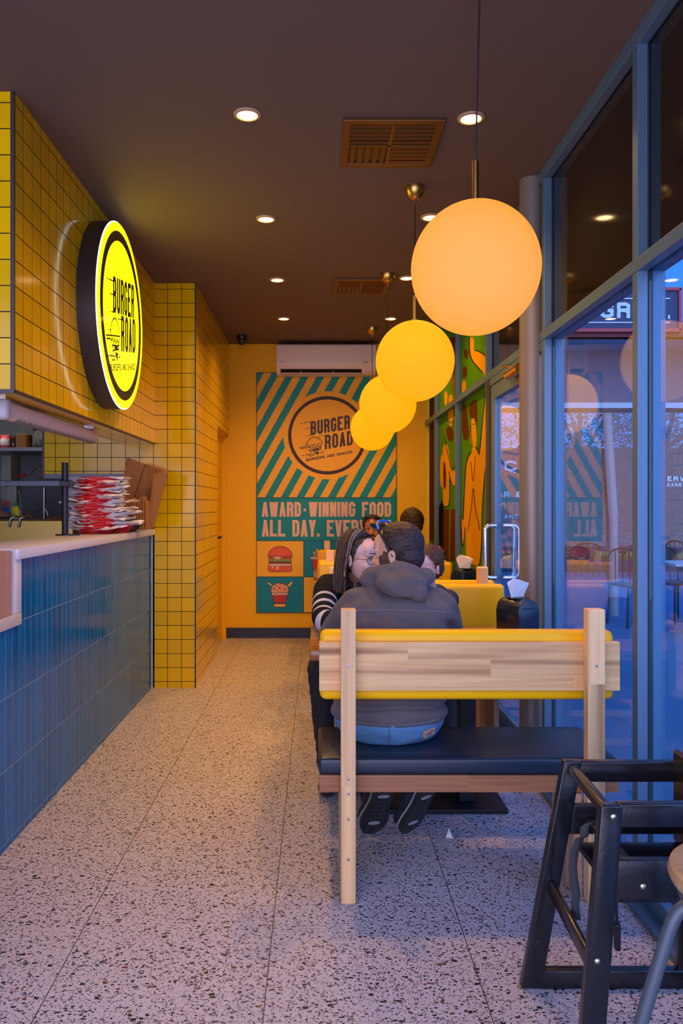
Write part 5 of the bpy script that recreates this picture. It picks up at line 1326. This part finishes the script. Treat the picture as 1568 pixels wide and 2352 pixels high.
jt = [ell((.135, 4.19, .62), (.165, .12, .12)), ell((.15, 4.12, .74), (.16, .115, .11)), ell((.162, 4.03, .85), (.165, .115, .11)), ell((.17, 3.96, .92), (.165, .10, .07)), cap((.055, 3.92, .945), (.295, 3.93, .945), .056), cap((.175, 3.92, .95), (.180, 3.89, 1.0), .075, .058)]
blob(jt, .007, 5, 'jumper', M_navy, wo_, cut=lambda c: c.z < .53, wrinkle=.006, wscale=10)
def striped_sleeve(pts, rad, bands, parent):
    P_ = opens([Vector(p) for p in pts], 0); N = 90
    P_ = [Vector(p) for p in pts]; cum = [0]
    for a, b in zip(P_, P_[1:]): cum.append(cum[-1]+(b-a).length)
    L = cum[-1]; out = []; rr = []
    for i in range(N+1):
        s_ = L*i/N
        for j in range(len(P_)-1):
            if s_ <= cum[j+1]+1e-9:
                t = (s_-cum[j])/(cum[j+1]-cum[j]); out.append(P_[j].lerp(P_[j+1], t)); rr.append((rad[j]+(rad[j+1]-rad[j])*t)*(1+.03*math.sin(i*.9))); break
    for _ in range(10): out = [out[0]]+[(out[k-1]+out[k]*2+out[k+1])/4 for k in range(1, len(out)-1)]+[out[-1]]
    mb = MB(); n = 24; mb.tube(out, rr, n=n)
    fs = list(mb.bm.faces)
    for i in range(len(out)-1):
        t = i/(len(out)-1)
        if any(a <= t <= b for a, b in bands):
            for k in range(n): fs[i*n+k].material_index = 1
    return mb.build('sleeve', [M_navy, M_wstripe], parent, smooth=True, angle=80)
bands = [(.30, .335), (.42, .455), (.52, .55), (.62, .655), (.72, .755), (.82, .855)]
striped_sleeve([(.06, 3.93, .95), (.045, 3.88, .925), (.035, 3.74, .865), e1, (.10, 3.57, .81), w1], [.058, .062, .058, .054, .046, .034], bands, wo_)
striped_sleeve([(.29, 3.93, .95), (.315, 3.88, .925), (.34, 3.76, .865), e2, (.28, 3.61, .825), (.215, 3.60, .848)], [.058, .062, .058, .050, .044, .032], bands, wo_)
blob([ell((.13, 4.19, .575), (.17, .14, .10))] + legw(.006), .008, 5, 'trousers', mat('black_trousers', (.012, .012, .015), .85), wo_, cut=lambda c: c.z > .66, wrinkle=.005, wscale=14, post=lambda v: setattr(v.co, 'z', max(v.co.z, .4735)) if (v.co.y > 4.03 and v.co.z > .42) else None)
for x, y in ((.045, 3.80), (.17, 3.84)):
    blob([ell((x, y, .05), (.036, .05, .045)), ell((x, y-.11, .032), (.042, .08, .032))], .006, 3, 'shoe', M_black, wo_, post=lambda v: setattr(v.co, 'z', max(v.co.z, .002)))
# hair: locks falling from a centre parting
rng = random.Random(7)
M_lockA = hair_mat('dark_brown_streaked_hair', (.02, .011, .008), (.07, .04, .025), (200, 200, 25), .45); M_lockB = hair_mat('ash_blonde_streak', (.20, .14, .09), (.42, .32, .22), (200, 200, 25), .45)
def lock_path(phi, side, lift, length):
    """phi: 0 front .. 1 back of the parting"""
    pts = []; cx, cy, cz_ = 0, -.014, .043
    ax_, ay, az = .074+lift, .094+lift, .083+lift
    y0 = .070-.150*phi
    for i in range(7):
        th = R(2+88*i/6); yy = y0*(1-.0*i)
        f = math.sqrt(max(.02, 1-((yy)/ay)**2))
        x = side*math.sin(th)*ax_*f; z = cz_+math.cos(th)*az*f
        pts.append(Vector((x, cy+yy-.004*i*(phi < .3), z)))
    last = pts[-1]
    for i in range(1, 8):
        t = i/7; pts.append(Vector((last.x+side*(.010*math.sin(t*2.4)-.008*t), last.y*(1-.1*t)-.012*t*(1-phi)+.01*t*math.sin(phi*3), last.z-length*t)))
    return pts
hmb = MB(); WI = WM.inverted()
M_lockC = hair_mat('mid_brown_streak', (.05, .03, .02), (.13, .085, .055), (200, 200, 25), .5)
def strips(paths, seedv):
    rg = random.Random(seedv); rows = [[hmb.bm.verts.new(p) for p in path] for path in paths]; m_ = 0
    for A, B in zip(rows, rows[1:]):
        if rg.random() < .6: m_ = rg.choice([0, 0, 0, 2, 2, 1])
        for i in range(len(A)-1):
            f = hmb.bm.faces.new((A[i], A[i+1], B[i+1], B[i])); f.material_index = m_ if (i > 1 or m_ != 1) else 2
for side in (-1, 1):
    paths = []; n_ = 110
    for k in range(n_):
        phi = .06+.94*k/(n_-1); lift = .010+.0025*math.sin(k*1.9)+rng.uniform(-.0012, .0012)+.006*min(1, phi*2)
        q = lock_path(phi, side, lift, .200+rng.uniform(-.006, .006)); q = opens(q, 2); nq = len(q); out = []
        for i, p in enumerate(q):
            p = Vector(p); tt = i/nq
            if phi < .46: p.y -= (.46-phi)*.15*max(0, tt-.12)**.8*1.25
            fl = max(0, tt-.45); p.x += side*.020*math.sin(fl*3.6)
            out.append(WM @ p)
        paths.append(out)
    strips(paths, 5+side)
paths = []
for k in range(90):     # back of the head
    a = R(188+164*k/89); lift = .016+.0025*math.sin(k*1.7); pts = []
    for i in range(6):
        th = R(6+84*i/5); pts.append(Vector((math.cos(a)*math.sin(th)*(.074+lift), -.014+math.sin(a)*math.sin(th)*(.094+lift), .043+math.cos(th)*(.083+lift))))
    l = pts[-1]
    for i in range(1, 6): pts.append(Vector((l.x*(1+.02*i), l.y+.004*i, l.z-(.200+rng.uniform(-.005, .005))*i/5)))
    paths.append([WM @ Vector(p) for p in opens(pts, 2)])
strips(paths, 9)
ho = hmb.build('hair', [M_lockA, M_lockB, M_lockC], wo_, smooth=True, angle=85); so = ho.modifiers.new('t', 'SOLIDIFY'); so.thickness = .005; so.offset = -1
short_hair(WM, wo_, M_lockA, grow=.004, name='hair_base', wr=.001, bald=.01)
eyes(WM, wo_); lips(WM, wo_)
g = MB()
for sx in (-1, 1):
    rim = [WM @ Vector((sx*(.034+.024*math.copysign(abs(math.cos(a))**.7, math.cos(a))), .0955-.018*abs((.034+.024*math.cos(a))-.02)/.04, .003+.0185*math.copysign(abs(math.sin(a))**.8, math.sin(a)))) for a in [R(v) for v in range(0, 360, 15)]]
    g.tube(rim, .0016, n=6, closed=True)
g.tube([WM @ Vector((-.011, .099, .007)), WM @ Vector((0, .102, .010)), WM @ Vector((.011, .099, .007))], .0016, n=6)
gl_ = g.build('glasses', mat('dark_glasses_frame', (.03, .018, .02), .3), wo_, smooth=True)
g = MB()
for sx in (-1, 1): g.tube([WM @ Vector((sx*.058, .082, .008)), WM @ Vector((sx*.079, .04, .008)), WM @ Vector((sx*.084, -.005, .008)), WM @ Vector((sx*.080, -.025, -.01))], .0017, n=6)
g.build('glasses_temple', M_brass, gl_, smooth=True)
g = MB()
for sx in (-1, 1): g.sphere(WM @ Vector((sx*.087, .0, -.038)), .0065, n=8)
g.build('earrings', M_black, wo_, smooth=True)

# --- boy beside her, mostly hidden by the hoodie
boy = thing('person', 'boy with short brown hair, peeking out to the right behind the grey hood', 'person', (.56, 4.2, 0))
KM = yawM((.542, 3.92, 1.030), 128, -8, .86)
blob(torso_parts((.58, 4.22, .60), (.57, 4.14, .78), (.56, 4.02, .92), .145, .85, hipw=.12, depth=.085) + head_parts(KM, .9) + [cap((.56, 4.02, .9), (.552, 3.96, .97), .036)] + limb((.46, 4.05, .86), (.44, 3.86, .80), (.50, 3.74, .785), (.036, .032, .024)) + limb((.66, 4.05, .86), (.655, 3.86, .80), (.62, 3.74, .785), (.036, .032, .024))
     + hand_parts((.50, 3.74, .785), (.2, -1, 0), (1, 0, 0), (0, 0, 1), .75, .3) + hand_parts((.62, 3.74, .785), (-.2, -1, 0), (-1, 0, 0), (0, 0, 1), .75, .3) + limb((.52, 4.2, .55), (.51, 3.86, .55), (.51, 3.86, .2), (.06, .045, .035)) + limb((.64, 4.2, .55), (.65, 3.86, .55), (.65, 3.86, .2), (.06, .045, .035)), .0055, 2, 'body', M_skin2, boy)
blob(torso_parts((.58, 4.22, .60), (.57, 4.14, .78), (.56, 4.02, .92), .145, .98, hipw=.12, depth=.085)[:-1] + limb((.46, 4.05, .86), (.44, 3.86, .80), (.50, 3.75, .787), (.036, .032, .024), .010) + limb((.66, 4.05, .86), (.655, 3.86, .80), (.62, 3.75, .787), (.036, .032, .024), .010), .008, 4, 'dark_top', mat('dark_blue_top', (.02, .025, .05), .85), boy, cut=lambda c: c.z < .5)
blob([ell((.58, 4.2, .56), (.13, .12, .09))] + limb((.52, 4.2, .55), (.51, 3.86, .55), (.51, 3.86, .2), (.06, .045, .035), .01) + limb((.64, 4.2, .55), (.65, 3.86, .55), (.65, 3.86, .2), (.06, .045, .035), .01), .008, 4, 'trousers', mat('grey_trousers', (.05, .05, .055), .85), boy, post=lambda v: setattr(v.co, 'z', max(v.co.z, .4735)) if (v.co.y > 4.03 and v.co.z > .42) else None)
short_hair(KM, boy, M_hair_b, grow=.010, wr=.003, line=.062); eyes(KM, boy); lips(KM, boy)

# --- bearded man at the far table, facing the camera
far = thing('person', 'bearded man with sunglasses pushed up on dark hair, facing the camera at the far table', 'person', (.5, 7.5, 0))
FM = yawM((.497, 7.15, 1.120), 170, -6)
tf = ((.50, 7.55, .60), (.50, 7.42, .86), (.50, 7.26, 1.0))
armf = lambda k: limb((.31, 7.30, .93), (.24, 7.18, .80), (.38, 7.05, .785), (.048, .042, .03), k) + limb((.69, 7.30, .93), (.76, 7.18, .80), (.62, 7.05, .785), (.048, .042, .03), k)
legf = lambda k: limb((.41, 7.52, .565), (.38, 7.20, .56), (.38, 7.20, .08), (.075, .056, .045), k) + limb((.59, 7.52, .565), (.62, 7.20, .56), (.62, 7.20, .08), (.075, .056, .045), k)
blob(torso_parts(*tf, .21, .85) + armf(-.01) + legf(-.01) + head_parts(FM, 1.05) + [cap((.5, 7.24, .98), (.498, 7.19, 1.05), .052)] + hand_parts((.38, 7.05, .785), (.5, -1, 0), (1, .5, 0), (0, 0, 1), 1, .3) + hand_parts((.62, 7.05, .785), (-.5, -1, 0), (-1, .5, 0), (0, 0, 1), 1, .3), .0055, 2, 'body', M_skin3, far)
blob(torso_parts(*tf, .21, 1.0)[:-1] + armf(.012), .009, 5, 'dark_shirt', mat('black_shirt_cloth', (.015, .013, .013), .85), far, cut=lambda c: c.z < .52, wrinkle=.005)
blob([ell((.5, 7.53, .57), (.18, .14, .095))] + legf(.01), .009, 5, 'trousers', mat('black_trousers', (0, 0, 0)), far, post=lambda v: setattr(v.co, 'z', max(v.co.z, .4735)) if (v.co.y > 7.38 and v.co.z > .42) else None)
short_hair(FM, far, M_hair_d, grow=.010, wr=.005, line=.060, bald=.01); beard(FM, far, M_hair_d); eyes(FM, far)
sung(yawM((.497, 7.15, 1.110), 170, -6), far, M_black, M_lens)

# --- person in plaid, back to the camera
pla = thing('person', 'person with dark hair in an orange and black plaid shirt seen from behind', 'person', (.76, 6.4, 0))
DM = yawM((.762, 6.42, 1.170), 12, -8, 1.05)
tp = ((.76, 6.36, .60), (.76, 6.39, .88), (.76, 6.42, 1.03))
armp = lambda k: limb((.56, 6.40, .95), (.50, 6.58, .81), (.62, 6.78, .785), (.05, .044, .03), k) + limb((.965, 6.40, .95), (1.0, 6.58, .81), (.90, 6.78, .785), (.05, .044, .03), k)
legp = lambda k: limb((.67, 6.42, .565), (.66, 6.82, .56), (.66, 6.82, .08), (.075, .056, .045), k) + limb((.86, 6.42, .565), (.87, 6.82, .56), (.87, 6.82, .08), (.075, .056, .045), k)
blob(torso_parts(*tp, .225, .85) + armp(-.01) + legp(-.01) + head_parts(DM) + [cap((.76, 6.41, 1.0), (.762, 6.42, 1.10), .054)] + hand_parts((.62, 6.78, .785), (.4, 1, 0), (1, 0, 0), (0, 0, 1), 1, .3) + hand_parts((.90, 6.78, .785), (-.4, 1, 0), (-1, 0, 0), (0, 0, 1), 1, .3), .0055, 2, 'body', M_skin3, pla)
def plaid_mat():
    m, nt, b = newmat('orange_black_plaid'); g, ax = pos_axes(nt)
    a = line_mask(nt, ax['X'], .02, .055, .014); c = line_mask(nt, ax['Z'], .01, .055, .014); d_ = line_mask(nt, ax['X'], .04, .055, .003); e_ = line_mask(nt, ax['Z'], .035, .055, .003)
    s_ = mth(nt, 'MULTIPLY', mth(nt, 'ADD', a, c), .5); col = mixc(nt, s_, (.30, .09, .02), (.02, .018, .02)); col = mixc(nt, mth(nt, 'MULTIPLY', mth(nt, 'MAXIMUM', d_, e_), .6), col, (.45, .25, .10))
    nt.links.new(col, b.inputs['Base Color']); b.inputs['Roughness'].default_value = .9; return m
blob(torso_parts(*tp, .225, 1.02)[:-1] + [cap((.76, 6.41, 1.0), (.762, 6.42, 1.055), .068, .062)] + armp(.014), .009, 5, 'plaid_shirt', plaid_mat(), pla, cut=lambda c: c.z < .52, wrinkle=.005)
blob([ell((.76, 6.38, .57), (.19, .14, .095))] + legp(.01), .009, 5, 'trousers', mat('black_trousers', (0, 0, 0)), pla, post=lambda v: setattr(v.co, 'z', max(v.co.z, .4735)) if (v.co.y < 6.6 and v.co.z > .42) else None)
short_hair(DM, pla, M_hair_d, grow=.016, wr=.005, line=.060)

# ================================================================== the street outside
M_pave = mat('grey_paving', (.42, .42, .44), .55, noise_amt=.08, noise_scale=6)
def paving():
    m, nt, b = newmat('street_paving'); g, ax = pos_axes(nt)
    a = mth(nt, 'MAXIMUM', line_mask(nt, ax['X'], 1.9, .9, .004), line_mask(nt, ax['Y'], .5, .9, .004))
    n = nd(nt, 'ShaderNodeTexNoise'); n.inputs['Scale'].default_value = 3; n.inputs['Detail'].default_value = 6; nt.links.new(g.outputs['Position'], n.inputs['Vector'])
    c = mixc(nt, n.outputs[0], (.08, .15, .24), (.14, .23, .34)); c = mixc(nt, mth(nt, 'MULTIPLY', a, .6), c, (.1, .1, .12)); nt.links.new(c, b.inputs['Base Color']); b.inputs['Roughness'].default_value = .6; return m
sbox('floor_outside', (1.192, 22, -6, 16.0, -.12, -.012), paving())
sbox('floor_street', (-40, 45, 16.0, 60, -.14, -.02), mat('dark_asphalt', (.06, .06, .065), .8))
# grass strip
mb = MB(); rng = random.Random(3)
mb.box(1.5, 25, 20.0, 22.0, -.02, .06)
tag(mb.build('grass_strip', mat('dry_yellow_grass', (.36, .38, .04), .9, noise_amt=.3, noise_scale=5)), 'strip of dry yellow green grass below the trees', 'grass', kind='stuff')
# neighbouring shop canopy facing us, with its sign
Ys = 9.0
nb = thing('neighbour_canopy', 'neighbouring shop front with a pale soffit, seen through the glass', 'shop front', (4, 9, 0))
M_mauve = mat('mauve_grey_render', (.20, .17, .22), .7); M_soff = mat('pale_soffit', (.42, .46, .50), .7)
za, zb2 = P(0, 775, 9.0)[2], P(0, 925, 9.76)[2]
mb = MB(); mb.box(1.7, 9, 9.0, 9.80, za, za+.06); mb.build('soffit', M_soff, nb)
mb = MB(); mb.box(1.7, 9, 9.76, 9.9, zb2, za+.02); mb.build('lintel', M_mauve, nb)
mb = MB(); mb.box(1.7, 9, 9.70, 9.90, zb2-.075, zb2-.005, bev=.004); mb.build('white_beam', mat('white_beam_paint', (.62, .64, .68), .5), nb)
mb = MB(); mb.box(1.7, 9, 9.72, 9.9, zb2-.11, zb2-.076); mb.build('dark_beam', mat('dark_beam_paint', (.04, .04, .06), .5), nb)
mb = MB(); zt = P(0, 748, 9.0)[2]; mb.box(1.7, 9, 8.97, 9.1, za, zt+.01); mb.build('red_fascia', mat('dull_red_paint', (.35, .03, .035), .6), nb)
mb = MB(); mb.tube([P(1393, 950, 9.7), P(1408, 1188, 9.7)], .055, n=20); mb.tube([P(1408, 1188, 9.7), (P(1410, 0, 9.7)[0], 9.7, -.01)], .05, n=20); mb.build('slanted_post', mat('pale_grey_post', (.42, .38, .38), .5), nb, smooth=True)
sgn = thing('shop_sign', 'navy shop sign with white GR lettering and a red border', 'sign', (3.4, 9, 3.2))
x0, x1 = 2.35, P(1561, 0, 8.95)[0]; zt1, zb1 = P(0, 664, 8.95)[2], P(0, 762, 8.95)[2]
mb = MB(); mb.box(x0, x1, 8.93, 8.965, zb1, zt1, bev=.004); mb.build('board', mat('navy_sign_board', (.018, .03, .09), .5), sgn)
mb = MB()
for r in ((x0, x1, zb1-.01, zb1+.03), (x0, x1, zt1-.025, zt1+.01), (x1-.03, x1+.005, zb1, zt1), (x0-.005, x0+.03, zb1, zt1)): mb.box(r[0], r[1], 8.905, 8.935, r[2], r[3], bev=.003)
mb.build('red_frame', mat('red_frame_paint', (.60, .05, .06), .5), sgn)
PG = Plane2D((0, 8.93, 0), (1, 0, 0), (0, 0, 1), (0, -1, 0)); k9 = 8.93/F
def V9(x, y): a = P(x, y, 8.93); return (a[0], a[2])
mb = MB()
PG.text(mb, 'GR', *V9(1378, 731), 36*k9, 22*k9, 8*k9, .001, gap=.35, th=.01)
PG.line(mb, [V9(1300, 741), V9(1537, 741)], 2.5*k9, .001, .01); PG.line(mb, [V9(1300, 686), V9(1537, 686)], 2.5*k9, .001, .01); PG.line(mb, [V9(1535, 724), V9(1535, 733)], 4*k9, .001, .01)
mb.build('sign_lettering', mat('white_sign_paint', (.75, .78, .8), .5), sgn)
# window lettering of the neighbouring restaurant
PR_ = Plane2D((0, 9.74, 0), (1, 0, 0), (0, 0, 1), (0, -1, 0)); k10 = 9.74/F
def V10(x, y): a = P(x, y, 9.74); return (a[0], a[2])
M_wl = mat('pale_window_lettering', (.75, .85, .95), .5)
lt = thing('window_lettering', 'pale lettering on the neighbouring restaurant glass, RESERVATIONS and PLEASE CALL', 'lettering', (4.2, 9.74, 1.6))
sw = MB(); sw.box(1.75, 8.6, 9.745, 9.755, .0, zb2-.11); struct(sw.build('window_60', glass_mat('far_glass', base=.03)))
def lt_text(s_, x, y, H, W_, t, tot=None):
    mb = MB(); PR_.text(mb, s_, *V10(x, y), H*k10, W_*k10, t*k10, .001, gap=.45, th=.003, total=tot*k10 if tot else None); mb.build('lettering_line', M_wl, lt)
lt_text('RESERVATIONS', 1489, 1105, 11, 8, 2.6); lt_text('PLEASE CALL', 1513, 1117, 7.5, 5.2, 1.5)
lt2 = thing('door_lettering', 'pale lettering seen through the glass door, ending in ANCE', 'lettering', (2.3, 9.74, 1.5))
for s_, x, y, H, W_, t in (('C', 1158, 1082, 24, 22, 5), ('TH', 1170, 1088, 6, 5, 1.3), ('R &', 1157, 1143, 14, 9, 3), ('ANCE', 1157, 1191, 9, 7, 2)):
    mb = MB(); PR_.text(mb, s_, *V10(x, y), H*k10, W_*k10, t*k10, .001, gap=.4, th=.003); mb.build('lettering_line', M_wl, lt2)
# trees
M_bark = mat('grey_bark', (.09, .07, .06), .9)
def tree(x, y, h, r, leafm, label, seed, n=9000):
    t = thing('tree', label, 'tree', (x, y, 0), 'trees beyond the neighbouring canopy'); rg = random.Random(seed)
    mb = MB(); mb.tube([(x, y, -.02), (x+.1, y, h*.25), (x-.05, y+.1, h*.5), (x, y, h*.85)], [.16, .12, .09, .03], n=10)
    for k in range(9):
        a = rg.uniform(0, 6.28); z0 = h*rg.uniform(.25, .6); mb.tube([(x, y, z0), (x+math.cos(a)*r*.5, y+math.sin(a)*r*.5, z0+h*.15), (x+math.cos(a)*r*.85, y+math.sin(a)*r*.85, z0+h*.25)], [.06, .035, .012], n=6)
    mb.build('trunk', M_bark, t, smooth=True)
    mb = MB(); cl = [(rg.uniform(-.85, .85)*r, rg.uniform(-.6, .6)*r, h*rg.uniform(.10, .95)) for _ in range(44)]
    for k in range(n):
        c = rg.choice(cl); p = Vector((x+c[0], y+c[1], c[2]))+Vector((rg.gauss(0, .3), rg.gauss(0, .3), rg.gauss(0, .25)))*(r/1.6)
        u = Vector((rg.uniform(-1, 1), rg.uniform(-1, 1), rg.uniform(-1, 1))).normalized(); v = u.orthogonal().normalized(); s_ = rg.uniform(.03, .055)
        mb.mi = rg.randrange(len(leafm)); mb.add([p-u*s_, p-v*s_*.5, p+u*s_, p+v*s_*.5], [(0, 1, 2, 3)])
    o = mb.build('foliage', leafm, t); o['kind'] = 'stuff'
M_l1, M_l2, M_l3 = mat('rust_leaf', (.16, .05, .03), .8), mat('dark_green_leaf', (.03, .045, .015), .8), mat('olive_brown_leaf', (.08, .05, .02), .8)
tree(5.6, 16.9, 4.2, 1.6, [M_l3, M_l2], 'autumn tree left of the slanted post, seen through the glass', 1)
tree(7.6, 17.4, 4.4, 1.5, [M_l1, M_l3, M_l3], 'rust tinged tree right of the slanted post, seen through the glass', 2)
tree(9.4, 17.0, 3.9, 1.5, [M_l1, M_l1, M_l2], 'red leaved tree at the right edge above the restaurant lettering', 3)
tree(4.0, 18.0, 3.4, 1.1, [M_l2, M_l3], 'low green tree seen through the glass door', 4, 1600)
tree(11.6, 18.0, 4.6, 1.9, [M_l3, M_l1], 'large brown tree just beyond the right edge, behind the red one', 5, 1800)
# outdoor furniture
def cafe_chair(label):
    t = thing('cafe_chair', label, 'chair', (0, 0, 0), 'black cafe chairs on the pavement')
    mb = MB(); mb.box(-.2, .2, -.2, .2, .43, .455, bev=.01); mb.build('seat', M_blackmetal, t)
    mb = MB(); mb.tube(opens([(-.19, .19, .44), (-.2, .21, .72), (-.12, .22, .84), (.12, .22, .84), (.2, .21, .72), (.19, .19, .44)], 2), .011, n=8)
    for x in (-.09, 0, .09): mb.tube([(x, .2, .45), (x, .215, .83)], .006, n=6)
    mb.build('backrest', M_blackmetal, t, smooth=True)
    for x in (-.18, .18):
        for y in (-.18, .18): mb = MB(); mb.tube([(x, y, .44), (x*1.1, y*1.1, -.012)], .011, n=8); mb.build('leg', M_blackmetal, t, smooth=True)
    return t
c0 = cafe_chair('black metal cafe chair outside, left of the cafe table, by the grey mullion')
for x, y, rz, l in ((4.15, 9.2, .3, 'black metal cafe chair outside, farther back at the right edge'), (4.9, 8.2, -.4, 'black metal cafe chair outside, just past the right edge of the glass'), (5.4, 9.0, 3.3, 'black metal cafe chair outside on the far side of the cafe table')):
    dup(c0, (x, y, 0), l, rz)
c0.location = (3.55, 8.95, 0); c0.rotation_euler.z = .2
t = thing('cafe_table', 'pale topped cafe table on the pavement among the black chairs', 'table', (4.1, 8.25, 0))
mb = MB(); mb.box(3.6, 4.7, 8.0, 8.5, .72, .75, bev=.004); mb.build('tabletop', mat('pale_table_top', (.5, .5, .5), .5), t)
mb = MB(); mb.tube([(4.1, 8.25, 0), (4.1, 8.25, .72)], .03, n=12); mb.lathe([(0, -.01), (.22, -.01), (.22, .01), (0, .012)], c=(4.1, 8.25, 0), n=24); mb.build('pedestal', M_blackmetal, t)
mb = MB()
for k in range(70): mb.box(3+k*.11, 3.01+k*.11, 15.0, 15.012, -.012, .95)
mb.box(3, 10.7, 14.99, 15.02, .94, .97); mb.box(3, 10.7, 14.99, 15.02, .08, .11)
tag(mb.build('railing', M_blackmetal), 'dark metal railing along the far side of the pavement seating', 'railing')
# our own facade outside: deep soffit over the dark upper panes
sbox('wall_far_building', (-30, 42, 40, 41, -.02, 4.2), mat('distant_building', (.045, .035, .04), .8))
